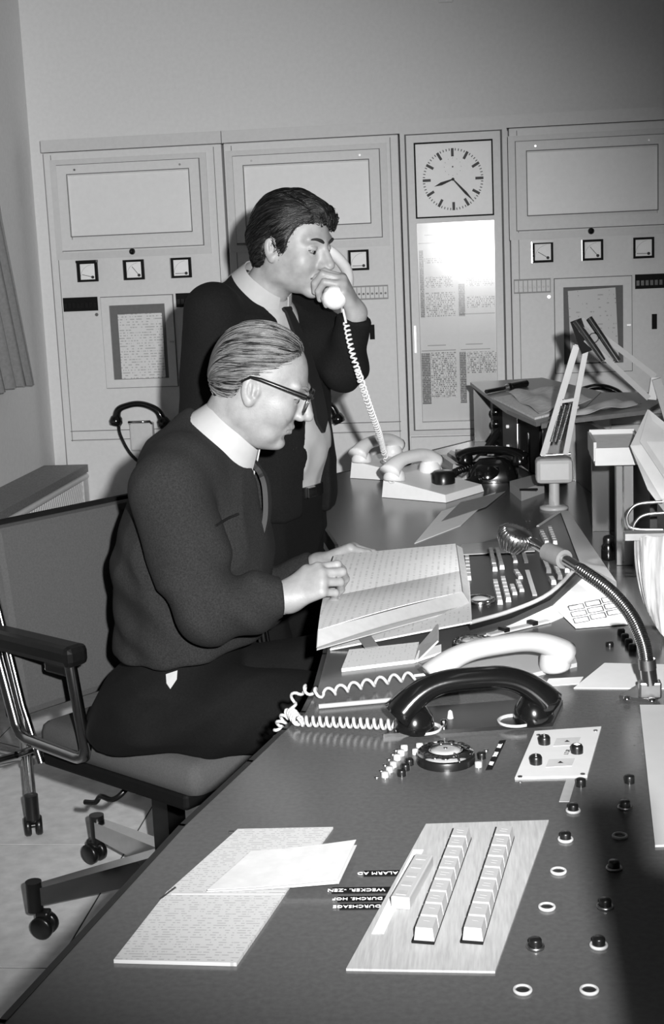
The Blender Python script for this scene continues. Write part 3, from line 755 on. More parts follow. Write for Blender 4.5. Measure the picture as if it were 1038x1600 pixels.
# black telephone
t = thing('desk_telephone', 'black desk telephone lying in a dark tray with a white coiled cord', 'telephone', dk(740, 1125), 'telephones on the desk')
tq = [dk(599, 1153), dk(864, 1135), dk(880, 1100), dk(870, 1094), dk(640, 1112)]
tray = obj('tray', MB().prism([(p.x, p.y) for p in tq], ZD, ZD+0.006), M_BLACK, t)
A, B = dk(624, 1143, 0.006), dk(858, 1124, 0.006)
obj('handset', handset_mb(A, B, 0.083, 0.030, 0.0165), M_BAKE, t)
p = dk(694, 1137, 0.006); obj('cradle_switch', MB().lathe(p, [(0.005, 0), (0.005, 0.011), (0.0035, 0.013), (0, 0.013)], n=14), M_CHROME, t)
p = dk(704, 1122, 0.006); obj('cradle_switch', MB().lathe(p, [(0.005, 0), (0.003, 0.011), (0, 0.013)], n=14), M_WHITE, t)
for q in ((662, 1140), (806, 1128)):
    p = dk(*q, 0.006); obj('cup_ring', MB().lathe(p, [(0.026, 0), (0.0275, 0.004), (0.024, 0.004), (0.023, 0)], n=24), M_WHITE, t)
cp = spline([dk(628, 1136, 0.010), dk(604, 1132, 0.014), dk(540, 1129, 0.013), dk(480, 1127, 0.012), dk(466, 1126, 0.012), Vector((-0.318, 2.04, ZD+0.010)), Vector((-0.334, 2.03, ZD-0.012)), Vector((-0.330, 2.035, ZD-0.045)), Vector((-0.305, 2.04, ZD-0.065))], 6)
cm = MB().tube([dk(640, 1134, 0.014)]+cp[:3], 0.0028, 6); cm.tube(coil(cp[2:], 0.0068, 0.0105, 10), 0.0026, 6)
obj('cord', cm, M_WHITE, t)
# white telephone
t = thing('desk_telephone', 'white desk telephone lying beside the black one with its coiled cord', 'telephone', dk(780, 1060), 'telephones on the desk')
tq = [dk(657, 1086), dk(770, 1073), dk(902, 1042), dk(893, 1012), dk(860, 1012), dk(664, 1052)]
obj('base_plate', MB().prism([(p.x, p.y) for p in tq], ZD, ZD+0.007), M_WHITE, t)
A, B = dk(676, 1078, 0.006), dk(884, 1043, 0.006)
obj('handset', handset_mb(A, B, 0.066, 0.026, 0.0155), M_WHITE, t)
p = dk(740, 1058, 0.006); obj('cradle_switch', MB().lathe(p, [(0.0052, 0), (0.0052, 0.012), (0.004, 0.014), (0, 0.014)], n=14), M_BLACK, t)
cp = spline([dk(690, 1052, 0.016), dk(655, 1055, 0.014), dk(600, 1063, 0.013), dk(540, 1075, 0.012), dk(502, 1083, 0.012), Vector((-0.313, 2.155, ZD+0.010)), Vector((-0.330, 2.145, ZD-0.012)), Vector((-0.322, 2.15, ZD-0.045)), Vector((-0.300, 2.16, ZD-0.065))], 6)
cm = MB().tube([dk(700, 1050, 0.016)]+cp[:8], 0.0028, 6); cm.tube(coil(cp[7:], 0.0065, 0.024, 12), 0.0027, 6)
obj('cord', cm, M_WHITE, t)
p = dk(822, 1080); obj('line_lamp', MB().lathe(p, [(0.004, 0), (0.004, 0.003), (0, 0.005)], n=12), M_CLEAR, desk)

# ---- middle switchboard (dark raised panel)
SWZ = 0.018
sw = [dk(700, 925), dk(735, 985), dk(800, 966), dk(860, 938), dk(905, 893), dk(875, 811), dk(841, 834), dk(722, 868)]
swo = obj('switch_panel', MB().prism([(p.x, p.y) for p in sw], ZD, ZD+SWZ), mat('switch_panel_black', 17, 0.35, var=0.2), desk)
rim = [Vector((p.x, p.y, ZD+SWZ-0.003)) for p in spline([dk(735, 985), dk(800, 966), dk(860, 938), dk(905, 893)], 5)]
obj('panel_rim', MB().tube(rim, 0.0042, 8), M_LGREY, swo)
obj('panel_rim', MB().tube([Vector((p.x, p.y, ZD+SWZ)) for p in (dk(841, 834), dk(875, 811))], 0.004, 6), M_LGREY, swo)
lg = [dk(876, 811), dk(906, 893), dk(964, 926), dk(888, 811)]
obj('back_ledge', MB().prism([(p.x, p.y) for p in lg], ZD, ZD+0.022), M_LGREY, desk)
SK = SWZ
for (x0, y0, x1, y1, n) in ((733, 907, 730, 873, 6), (774, 893, 767, 861, 5), (785, 890, 777, 861, 5), (782, 945, 774, 911, 6), (795, 941, 786, 906, 6), (858, 896, 848, 872, 4), (876, 906, 862, 873, 5), (887, 895, 879, 880, 3), (866, 914, 861, 906, 1), (855, 851, 846, 833, 5), (868, 851, 859, 827, 7)):
    key_row(swo, dk(x0, y0, SK), dk(x1, y1, SK), n, 0.0105, 0.009, z=ZD+SK)
for (x0, y0, x1, y1, n) in ((806, 880, 800, 862, 3), (814, 905, 806, 893, 2), (816, 925, 809, 909, 3), (805, 930, 800, 916, 2)):
    key_row(swo, dk(x0, y0, SK), dk(x1, y1, SK), n, 0.010, 0.006, material=M_LABEL, z=ZD+SK)
for (a, b) in (((817, 860), (823, 880)), ((824, 892), (836, 931))):
    A, B = dk(*a, SK), dk(*b, SK); d = B-A
    obj('designation_strip', MB().box((A+B)/2+Vector((0, 0, 0.0012)), (0.009, d.length, 0.0024), Matrix.Rotation(math.atan2(d.y, d.x)-PI/2, 3, 'Z')), M_LABEL, swo)
p = dk(750, 940, SK); obj('dial_ring', MB().lathe(p, [(0.030, 0), (0.031, 0.004), (0.029, 0.008), (0.022, 0.008), (0.020, 0.002)], n=30), M_CHROME, swo)
obj('dial_centre', MB().lathe(p, [(0.019, 0), (0.019, 0.005), (0.010, 0.009), (0, 0.009)], n=24), mat('dial_centre', 150, 0.3), swo)
# knobs on the desk right of the white telephone
for q in ((971, 992), (977, 1000), (983, 1008), (989, 1016)): cap(*q, M_BLACK, 0.007, 0.011, 'selector_knob')
cap(953, 1010, M_BLACK, 0.007, 0.008, 'selector_knob'); cap(806, 998, M_BLACK, 0.005, 0.008); cap(786, 1000, M_BLACK, 0.005, 0.008)
cap(822, 1008, M_WHITE, 0.005, 0.003)

# ---- far keyboards
q = [dk(684, 726), dk(722, 744), dk(752, 722), dk(705, 706)]
fp = obj('far_key_plate', MB().prism([(p.x, p.y) for p in q], ZD, ZD+0.006), M_LGREY, desk)
for (a, b) in (((692, 717), (713, 732)), ((704, 713), (725, 727)), ((716, 708), (738, 722))):
    key_row(fp, dk(*b, 0.006), dk(*a, 0.006), 9, 0.022, 0.014, z=ZD+0.006)

# ---- riser along the back of the desk
def ztop(px, py, z): return onz(px, py, z)
RT = 0.965
# riser front line on the desk, from the far end towards the camera
rl = [dk(744, 690), dk(800, 716), dk(850, 752), dk(905, 800), dk(950, 868)]
rl2 = [Vector((p.x, p.y, 0)) for p in rl]
riser = thing('desk_riser', 'dark wooden riser with open bays along the back of the control desk', 'riser', (rl2[2].x, rl2[2].y, ZD))
M_DWOOD = mat('dark_wood', 48, 0.4, var=0.4, scale=16, stretch=(1, 1, 0.2))
off = [Vector((0.04, 0.0, 0))]*len(rl2)
# back wall of the bays, set back from the front line
bw = MB()
for a, b in zip(rl2[:-1], rl2[1:]):
    d = (b-a); ang = math.atan2(d.y, d.x); n_ = Vector((-d.y, d.x, 0)).normalized()
    if n_.x < 0: n_ = -n_
    c_ = (a+b)/2+n_*0.10; hh = RT-ZD-0.02
    bw.box((c_.x, c_.y, ZD+hh/2+0.001), (d.length+0.03, 0.016, hh), Matrix.Rotation(ang, 3, 'Z'))
obj('back_panel', bw, M_DWOOD, riser)
def upright(par, px, py, L=0.1, w_=0.022, z1=RT, mt=None, name='upright', py0=None):
    p = dk(px, py); obj(name, MB().box((p.x+L/2, p.y+0.005, (ZD+z1)/2), (L, w_, z1-ZD-0.001)), mt or M_WOOD, par)
upright(riser, 742, 690, 0.06, 0.02, RT-0.012)
upright(riser, 849, 752, 0.10, 0.03, RT-0.012)
upright(riser, 926, 830, 0.10, 0.02, RT-0.03, M_DESKED)
# top boards
tb = [onz(735, 597, RT), onz(848, 590, RT), onz(940, 612, RT), onz(905, 645, RT), onz(838, 660, RT), onz(792, 640, RT), onz(770, 624, RT)]
obj('top_board', MB().prism([(p.x, p.y) for p in tb], RT-0.012, RT), mat('top_laminate', 120, 0.35, var=0.08), riser)
tb2 = [onz(846, 657, RT), onz(905, 641, RT), onz(940, 612, RT), onz(1060, 612, RT), onz(1010, 640, RT), onz(900, 653, RT), onz(846, 662, RT)]
obj('top_board', MB().prism([(p.x, p.y) for p in tb2], RT-0.014, RT-0.002), mat('top_laminate', 120, 0.35, var=0.08), riser)
# radio unit in the far bay
fa, fbp = dk(768, 705), dk(843, 748)
d = fbp-fa; ang = math.atan2(d.y, d.x); R3 = Matrix.Rotation(ang, 3, 'Z'); n_ = Vector((-d.y, d.x, 0)).normalized()
if n_.x > 0: n_ = -n_
ru = thing('radio_unit', 'dark radio unit with knobs and a loudspeaker handle in the wooden riser', 'radio', (fa+fbp)/2)
c_ = (fa+fbp)/2-n_*0.035+Vector((0, 0, 0.085))
obj('case', MB().box(c_, (d.length*0.96, 0.06, 0.165), R3, bev=0.003), M_BLACKM, ru)
fc = c_+n_*0.032
obj('front_panel', MB().box(fc-d*0.08, (d.length*0.30, 0.004, 0.15), R3), mat('radio_grey', 70, 0.5), ru)
obj('chrome_strip', MB().box(fc+d*0.09, (0.006, 0.006, 0.155), R3), M_CHROME, ru)
obj('handle', MB().tube([fc+d*0.2+Vector((0, 0, 0.06)), fc+d*0.2+n_*0.02+Vector((0, 0, 0.06)), fc+d*0.2+n_*0.02+Vector((0, 0, -0.05)), fc+d*0.24+n_*0.02+Vector((0, 0, -0.068)), fc+d*0.42+n_*0.02+Vector((0, 0, -0.068)), fc+d*0.42+n_*0.02+Vector((0, 0, 0.05))], 0.004, 8), M_CHROME, ru)
for (k1, k2) in ((-0.10, 0.03), (-0.10, -0.035)): 
    p = fc+d*k1+Vector((0, 0, k2)); obj('knob', MB().lathe(p+n_*0.002, [(0.006, 0), (0.006, 0.008), (0, 0.009)], axis=n_, n=12), M_DIAL, ru)
for k2 in (0.06, 0.02, -0.02, -0.055):
    p = fc+d*(-0.36)+Vector((0, 0, k2)); obj('knob', MB().lathe(p, [(0.014, 0), (0.014, 0.014), (0.010, 0.018), (0, 0.018)], axis=n_, n=14), M_BAKE, ru)
    p2 = p+n_*0.018; obj('knob_cap', MB().lathe(p2, [(0.005, 0), (0.004, 0.002), (0, 0.002)], axis=n_, n=10), M_CHROME, ru)

# ---- loose paper helper
def paper_quad(px, z, t=0.0008, material=None, name='paper_sheet', label='', cat='paper', group=None, curl=0.0, rows=5, wave=0.0):
    q = [onz(x, y, z) for x, y in px]
    g = []
    for i in range(rows):
        v = i/(rows-1); row = []
        for j in range(rows):
            u = j/(rows-1)
            p = (q[0]*(1-u)+q[1]*u)*(1-v)+(q[3]*(1-u)+q[2]*u)*v
            p = p+Vector((0, 0, curl*(u**2)*(0.6+0.4*v)+t/2+wave*(1+math.sin(v*9+u*4)*math.cos(u*7-v*2))))
            row.append(p)
        g.append(row)
    o = obj(name, MB().sheet(g, t), material or M_PAPER)
    return tag(o, label, cat, group)
# papers on the riser
paper_quad([(772, 624), (836, 656), (905, 638), (850, 610)], RT, 0.006, paper_mat('log_sheet', 235, 120, 60, 1, 70, 0.3, 0.55, 0.4), 'paper_stack', 'flat stack of curled papers on top of the wooden riser', group='papers on the riser')
paper_quad([(795, 618), (843, 650), (925, 632), (868, 606)], RT+0.0065, 0.001, mat('newsprint', 225, 0.8, var=0.15, scale=40), 'paper_sheet', 'wrinkled sheet lying on the paper stack on the riser', group='papers on the riser', curl=0.006, rows=15, wave=0.009)
paper_quad([(858, 657), (905, 650), (1003, 634), (960, 626)], RT-0.001, 0.001, M_PAPER, 'paper_sheet', 'long pale sheet lying on the riser behind the jointed lamp', group='papers on the riser', rows=13, wave=0.006)
# folding knife-like pocket lamp on the riser
hp = [onz(760, 612, RT+0.008), onz(790, 606, RT+0.008), onz(797, 604, RT+0.012), onz(822, 599, RT+0.012)]
t = thing('riser_handset', 'dark handset with a bright collar lying on the wooden riser', 'handset', hp[1])
obj('shaft', MB().tube(hp[:2], 0.007, 8), M_BLACK, t); obj('collar', MB().cyl(hp[1], hp[2], 0.010, n=12), M_CHROME, t); obj('grip', MB().tube([hp[2], hp[3]], 0.013, 10), M_BAKE, t)

# ---- papers on the near desk
z0 = ZD+0.0002
pad = thing('note_pad', 'long typed note pad lying open on the dark desk', 'note pad', dk(330, 1420))
pm = paper_mat('pad_typing', 176, 95, 190, 1, 160, 0.35, 0.5, 0.40)
def quadpart(name, px, z, t, mt, par, rows=4, lift=0.0):
    q = [onz(x, y, z) for x, y in px]; g = []
    for i in range(rows):
        v = i/(rows-1)
        g.append([((q[0]*(1-u)+q[1]*u)*(1-v)+(q[3]*(1-u)+q[2]*u)*v)+Vector((0, 0, t/2+lift*u*u)) for u in [j/(rows-1) for j in range(rows)]])
    return obj(name, MB().sheet(g, t), mt, par)
quadpart('pages', [(178, 1505), (370, 1510), (447, 1397), (262, 1397)], z0, 0.004, pm, pad)
quadpart('pages', [(262, 1396), (447, 1396), (521, 1295), (372, 1298)], z0, 0.0025, pm, pad)
obj('binding', MB().tube([dk(268, 1397, 0.004), dk(445, 1397, 0.004)], 0.0012, 6), M_LABEL, pad)
obj('corner_clip', MB().box(dk(362, 1300, 0.003), (0.006, 0.004, 0.002)), M_INK, pad)
obj('spine_mark', MB().box(dk(263, 1395, 0.0045), (0.002, 0.03, 0.001), Matrix.Rotation(-0.35, 3, 'Z')), M_INK, pad)
fs_ = thing('folded_sheet', 'folded white sheet lying across the typed note pad', 'paper', dk(440, 1360))
quadpart('lower_leaf', [(323, 1394), (530, 1386), (558, 1326), (395, 1336)], z0+0.0052, 0.0008, M_PAPERN, fs_, lift=0.004)
quadpart('upper_leaf', [(324, 1391), (528, 1381), (557, 1319), (392, 1331)], z0+0.0085, 0.0008, mat('thin_paper', 188, 0.8), fs_, lift=0.005)
# right hand sheet, label and white folder
paper_quad([(1000, 1104), (1075, 1104), (1075, 1322), (1024, 1324)], z0, 0.003, M_PAPERN, 'paper_sheet', 'white sheet on the desk below the chrome lamp base', group='loose papers on the desk')
paper_quad([(897, 1076), (1075, 1077), (1075, 1040), (945, 1037)], z0, 0.0015, M_PAPER, 'paper_sheet', 'white sheet with a cut corner beside the chrome gooseneck', group='loose papers on the desk')
paper_quad([(850, 1073), (905, 1069), (912, 1058), (858, 1061)], z0, 0.0008, M_PAPER, 'paper_label', 'small white label strip lying by the white telephone', cat='paper')
# bright sheets around the switch panel
tag(obj('paper_sheet', MB().prism([(p.x, p.y) for p in [dk(*q) for q in ((752, 995), (803, 975), (864, 947), (911, 904), (962, 929), (858, 974))]], ZD+0.0002, ZD+0.001), M_PAPER), 'wide white sheet bordering the dark switch panel', 'paper', 'loose papers on the desk')
gp = thing('chart_sheet', 'white chart with rows of printed boxes beside the chrome gooseneck', 'chart', dk(925, 960))
quadpart('sheet', [(872, 955), (900, 982), (988, 975), (962, 928)], z0+0.0012, 0.0008, M_PAPER, gp)
for r in range(3):
    for c_ in range(3):
        a = (888+c_*26+r*4, 947+r*10-c_*6)
        q = [onz(a[0], a[1], z0+0.0023), onz(a[0]+23, a[1]-4, z0+0.0023), onz(a[0]+26, a[1]+3, z0+0.0023), onz(a[0]+3, a[1]+7, z0+0.0023)]
        f = MB()
        for i in range(4): f.tube([q[i], q[(i+1) % 4]], 0.0010, 4)
        obj('printed_box', f, M_INK, gp)
# pens and ruler between book and white telephone
def stick(a, b, r, mt, name, label, cat, tip=None, dz=0.004):
    t = thing(name, label, cat, dk(*a)); A, B = dk(*a, dz), dk(*b, dz)
    obj('barrel', MB().cyl(A, B, r, n=8), mt, t)
    if tip: obj('tip', MB().cyl(B, B+(B-A).normalized()*0.018, r, 0.0008, n=8), tip, t)
    return t
stick((498, 1104), (652, 1090), 0.0040, mat('pencil_wood', 150, 0.5), 'pencil', 'pale pencil lying at the desk edge beside the white coiled cord', 'pencil', M_INK)
rl_ = thing('ruler', 'white slide ruler with two dark runners lying across the desk', 'ruler', dk(760, 985))
A, B = dk(764, 992, 0.003), dk(858, 970, 0.003); d = B-A
obj('blade', MB().box((A+B)/2, (d.length, 0.014, 0.004), Matrix.Rotation(math.atan2(d.y, d.x), 3, 'Z')), M_WHITE, rl_)
for f_ in (0.25, 0.72):
    p = A+d*f_; obj('runner', MB().box(p+Vector((0, 0, 0.004)), (0.012, 0.020, 0.008), Matrix.Rotation(math.atan2(d.y, d.x), 3, 'Z'), bev=0.001), M_BLACK, rl_)
stick((775, 1004), (822, 992), 0.0045, M_WHITE, 'pen', 'white pen lying next to the slide ruler', 'pen', M_CHROME)
# papers below the held book, note block with tilted lid
q4 = [dk(516, 1017), dk(738, 974, 0.030), dk(734, 910, 0.030), dk(545, 950)]; g = []
for i in range(7):
    v = i/6; g.append([((q4[0]*(1-u)+q4[1]*u)*(1-v)+(q4[3]*(1-u)+q4[2]*u)*v)+Vector((0, 0, 0.002)) for u in [k/6 for k in range(7)]])
tag(obj('paper_stack', MB().sheet(g, 0.003), paper_mat('list_paper', 202, 120, 120, 0, 70, 0.3, 0.55, 0.35)), 'lined white papers lying under the held log book', 'paper', 'loose papers on the desk')
paper_quad([(556, 990), (576, 988), (592, 1010), (570, 1013)], z0+0.012, 0.0008, mat('grey_card', 120, 0.7), 'index_card', 'small grey card on the papers under the log book', cat='card')
nb = thing('note_block', 'small white note block with an open tilted lid', 'note block', dk(600, 1035))
quadpart('pages', [(534, 1050), (648, 1036), (655, 1008), (546, 1020)], z0, 0.006, paper_mat('block_lines', 202, 120, 150, 0, 80, 0.3, 0.55, 0.3), nb)
lq = [dk(648, 1034, 0.001), dk(688, 1021, 0.001), dk(688, 1021, 0.001)+Vector((0.002, 0.01, 0.040)), dk(653, 1012, 0.001)+Vector((0, 0.0, 0.012))]
obj('lid', MB().slab([dk(650, 1034, 0.001), dk(655, 1008, 0.001), dk(655, 1008)+Vector((0.034, 0.012, 0.036)), dk(650, 1034)+Vector((0.038, 0.012, 0.034))], 0.003), mat('card_grey', 165, 0.6), nb)
obj('lid_foot', MB().slab([dk(648, 1036, 0.0005), dk(690, 1022, 0.0005), dk(690, 1010, 0.0005), dk(654, 1020, 0.0005)], 0.004), M_PAPER, nb)

# ---- gooseneck with ribbed head
gb = dk(1003, 1090)
gn = thing('gooseneck_microphone', 'chrome gooseneck with a ribbed round head standing on a triangular base', 'microphone', gb)
bq = [dk(968, 1092), dk(1022, 1100), dk(1034, 1078), dk(1008, 1068)]
bf = obj('base_plate', MB().prism([(p.x, p.y) for p in bq], ZD, ZD+0.006), M_STEEL, gn)
for q in ((980, 1091), (1019, 1094)):
    p = dk(*q, 0.006); obj('screw', MB().lathe(p, [(0.006, 0), (0.005, 0.003), (0, 0.004)], n=12), M_CHROME, bf)
s0 = dk(1016, 1088, 0.006)
obj('bracket', MB().box(s0+Vector((0, 0, 0.012)), (0.034, 0.022, 0.026), bev=0.003), M_STEEL, gn)
def gp_(px, py, y): return ony(px, py, y)
by = s0.y
stem = [s0+Vector((0, 0, 0.02)), gp_(1011, 1030, by), gp_(1003, 1000, by+0.01)]
obj('lower_tube', MB().tube(spline(stem[:2], 4), 0.0125, 14), M_CHROME, gn)
obj('ferrule', MB().cyl(gp_(1012.5, 1045, by), gp_(1011, 1030, by), 0.0135, n=14), M_STEEL, gn)
gpts = spline([gp_(1012, 1040, by), gp_(1004, 1000, by+0.01), gp_(984, 958, by+0.05), (gp_(950, 920, by+0.11)), gp_(905, 888, by+0.20)], 14)
gm = MB(); gm.tube(gpts, 0.0088, 12)
# ribs of the flexible tube
L = 0; last = gpts[0]; acc = 0
for a, b in zip(gpts, gpts[1:]):
    n_ = max(1, round((b-a).length/0.0062))
    for k in range(n_):
        p = a.lerp(b, k/n_); dd = (b-a).normalized()
        gm.lathe(p, [(0.0086, -0.0026), (0.0108, -0.0012), (0.0114, 0), (0.0108, 0.0012), (0.0086, 0.0026)], axis=dd, n=12)
obj('flexible_tube', gm, M_CHROME, gn)
e0, e1, e2, e3 = gp_(905, 888, by+0.20), gp_(882, 874, by+0.235), gp_(856, 862, by+0.28), gp_(832, 847, by+0.32)
obj('end_tube', MB().cyl(e0, e1, 0.010, n=14), M_CHROME, gn)
obj('collar', MB().cyl(e1, e2, 0.0165, n=16), mat('collar_grey', 120, 0.5), gn)
obj('neck', MB().cyl(e2, e3, 0.009, n=12), M_CHROME, gn)
hc = gp_(806, 838, by+0.34); ax = (hc-e3).normalized()
hd = MB(); hd.lathe(hc, [(0.006, -0.032), (0.020, -0.024), (0.030, -0.008), (0.031, 0.006), (0.024, 0.012), (0, 0.014)], axis=(0.35, -0.2, 0.9), n=28)
obj('head', hd, M_STEEL, gn)
rb = MB()
for k in range(28):
    a = 2*PI*k/28; axis = Vector((0.35, -0.2, 0.9)).normalized(); u = axis.orthogonal().normalized(); v = axis.cross(u)
    r_ = u*math.cos(a)+v*math.sin(a)
    rb.tube([hc+axis*-0.026+r_*0.019, hc+axis*-0.009+r_*0.031, hc+axis*0.006+r_*0.0325, hc+axis*0.012+r_*0.025], 0.0012, 4)
obj('ribs', rb, M_CHROME, gn)

# ---- jointed desk lamp
LAMP_W = 25.0
lb = dk(866, 795)
la = thing('jointed_lamp', 'pale jointed desk lamp with twin arms and springs on a round foot', 'lamp', lb)
obj('foot', MB().lathe(lb, [(0, 0), (0.038, 0), (0.038, 0.006), (0.028, 0.010), (0.014, 0.012), (0.012, 0.06)], n=30), M_LGREY, la)
ly = lb.y
bc = ony(866, 734, ly)
obj('post', MB().cyl((bc.x, ly, ZD+0.01), (bc.x, ly, bc.z), 0.014, n=14), M_LGREY, la)
obj('pivot_block', MB().box(bc, (0.098, 0.075, 0.066), bev=0.012), M_LGREY, la)
k1, k2 = ony(848, 712, ly), ony(884, 710, ly)
kn1, kn2 = ony(900, 540, ly), ony(916, 545, ly)
def bar(nm, a, b, w_, t_, mt=M_LGREY):
    a, b = Vector(a), Vector(b); d = (b-a); u = d.normalized(); sd = Vector((0, 1, 0)); nn = u.cross(sd).normalized()
    m_ = MB(); vs = []
    for p in (a, b): vs += [p+nn*w_/2+sd*t_/2, p-nn*w_/2+sd*t_/2, p-nn*w_/2-sd*t_/2, p+nn*w_/2-sd*t_/2]
    m_.add(vs, [(0, 1, 2, 3), (7, 6, 5, 4), (0, 4, 5, 1), (1, 5, 6, 2), (2, 6, 7, 3), (3, 7, 4, 0)])
    return obj(nm, m_, mt, la)
bar('lower_arm', k1, kn1, 0.014, 0.012); bar('lower_arm', k1+Vector((0.006, 0.03, 0)), kn1+Vector((0.006, 0.03, 0)), 0.014, 0.012)
bar('lower_arm', k2, kn2, 0.014, 0.012)
bar('cross_bar', ony(873, 628, ly), ony(902, 623, ly), 0.008, 0.02)
obj('pivot_rod', MB().cyl(ony(846, 712, ly), ony(892, 709, ly), 0.004, n=8), M_CHROME, la)
for (a, b) in (((876, 634), (862, 690)), ((884, 632), (868, 690)), ((892, 631), (876, 688))):
    A, B = ony(*a, ly+0.01), ony(*b, ly+0.01); obj('spring', MB().tube(coil([A, B], 0.005, 0.004, 7), 0.0016, 4), M_STEEL, la)
u0, u1 = ony(903, 503, ly), ony(1018, 648, ly-0.10)
kn = ony(909, 515, ly)
obj('knee_bolt', MB().cyl(kn+Vector((0, -0.03, 0)), kn+Vector((0, 0.05, 0)), 0.009, n=10), M_BLACK, la)
bar('knee_plate', ony(900, 500, ly-0.01), ony(918, 550, ly-0.01), 0.03, 0.006, M_BLACKM)
up0, up1 = ony(908, 500, ly), ony(1023, 590, ly-0.12)
lo0, lo1 = ony(918, 535, ly), ony(1014, 620, ly-0.12)
bar('upper_arm', ony(908, 499, ly+0.02), ony(1024, 588, ly-0.10), 0.014, 0.012)
bar('upper_arm', ony(915, 530, ly-0.01), ony(1014, 622, ly-0.13), 0.014, 0.012)
for (a, b) in (((900, 502), (944, 564)), ((921, 497), (966, 564))):
    A, B = ony(*a, ly-0.02), ony(*b, ly-0.05)
    sp_ = obj('spring_tube', MB().cyl(A, B, 0.0085, n=12), M_CHROME, la)
obj('spring_hook', MB().tube([ony(944, 565, ly-0.05), ony(955, 566, ly-0.05), ony(966, 564, ly-0.05)], 0.003, 6), M_CHROME, la)
obj('wing_nut', MB().lathe(ony(928, 528, ly-0.03), [(0.012, -0.008), (0.014, 0), (0.012, 0.008)], axis=(0, 1, 0), n=10), M_BLACK, la)
hb = MB().slab([ony(1013, 624, ly-0.13), ony(1018, 590, ly-0.12), ony(1032, 590, ly-0.12), ony(1026, 625, ly-0.13)], 0.02)
obj('head_joint', hb, M_LGREY, la)
bar('head_arm', ony(1026, 592, ly-0.13), ony(1050, 672, ly-0.2), 0.022, 0.014)
arm_end = ony(1050, 672, ly-0.2)
sh_c = Vector((0.45, 2.5, 1.2)); sh_aim = (Vector((0.19, 2.76, ZD))-sh_c).normalized()
obj('head_rod', MB().tube(spline([arm_end, arm_end.lerp(sh_c, 0.5)+Vector((0.03, 0, 0.03)), sh_c-sh_aim*0.07], 6), 0.008, 8), M_LGREY, la)
obj('shade', MB().lathe(sh_c, [(0.0, -0.075), (0.022, -0.07), (0.03, -0.05), (0.05, 0.0), (0.075, 0.06), (0.073, 0.06), (0.046, 0.0), (0.02, -0.045)], axis=sh_aim, n=30), M_LGREY, la)
bulb = bpy.data.lights.new('lamp_bulb', 'SPOT'); bulb.energy = LAMP_W; bulb.spot_size = math.radians(62); bulb.spot_blend = 0.8; bulb.shadow_soft_size = 0.025
bo = bpy.data.objects.new('lamp_bulb', bulb); COL.objects.link(bo); bo.parent = la
bo.location = sh_c+sh_aim*0.01-la.location; bo.rotation_euler = sh_aim.to_track_quat('-Z', 'Y').to_euler()

# ---- card tray on a post, plastic sleeve, hanging papers, wire hooks
cy = 3.15
ctp = [ony(921, 674, cy), ony(995, 668, cy), ony(986, 724, cy-0.16), ony(935, 726, cy-0.16)]
ct_ = thing('card_tray', 'white card tray full of cards on a wooden post', 'tray', (ony(955, 730, cy).x, cy, ony(955, 730, cy).z))
tz1 = ony(950, 672, cy).z; tz0 = ony(950, 703, cy).z
xa, xb = ony(922, 700, cy).x, ony(992, 700, cy).x
obj('tray_floor', MB().wbox(xa, xb, tz0-0.01, tz0, cy-0.16, cy+0.02), M_WHITE, ct_)
obj('tray_back', MB().wbox(xa, xb, tz0, tz1, cy+0.012, cy+0.02), M_WHITE, ct_)
obj('tray_front', MB().wbox(xa, xb, tz0, tz0+0.028, cy-0.165, cy-0.158), M_WHITE, ct_)
obj('tray_side', MB().wbox(xa-0.003, xa+0.003, tz0, tz0+0.04, cy-0.16, cy+0.02), M_LGREY, ct_)
obj('tray_side', MB().wbox(xb-0.003, xb+0.003, tz0, tz0+0.04, cy-0.16, cy+0.02), M_LGREY, ct_)
cards = obj('cards', MB().slab([(xa+0.004, cy-0.155, tz0+0.026), (xb-0.004, cy-0.155, tz0+0.026), (xb-0.004, cy+0.011, tz0+0.034), (xa+0.004, cy+0.011, tz0+0.034)], -0.025), mat('card_edges', 200, 0.8, var=0.25, scale=30, stretch=(1, 18, 1)), ct_)
pc = (xa+xb)/2+0.018
obj('post', MB().wbox(pc-0.018, pc+0.018, ZD+0.001, tz0-0.01, cy-0.10, cy-0.06), M_WOOD, ct_)
obj('post_edge', MB().wbox(pc-0.006, pc-0.002, ZD+0.01, tz0-0.012, cy-0.106, cy-0.10), M_CHROME, ct_)
# clear plastic sleeve leaning to the right
sy = 2.95
sl = MB().slab([ony(1012, 640, sy), ony(985, 697, sy-0.03), ony(1012, 765, sy-0.06), ony(1075, 850, sy-0.09), ony(1075, 690, sy-0.03)], 0.003)
sl.slab([ony(1014, 640, sy-0.012), ony(1000, 690, sy-0.036), ony(1060, 780, sy-0.075), ony(1075, 690, sy-0.04)], 0.001)
tag(obj('plastic_sleeve', sl, mat('cloudy_plastic', 150, 0.25, var=0.15, scale=12, spec=0.8)), 'cloudy plastic sleeve leaning beside the white card tray', 'sleeve')
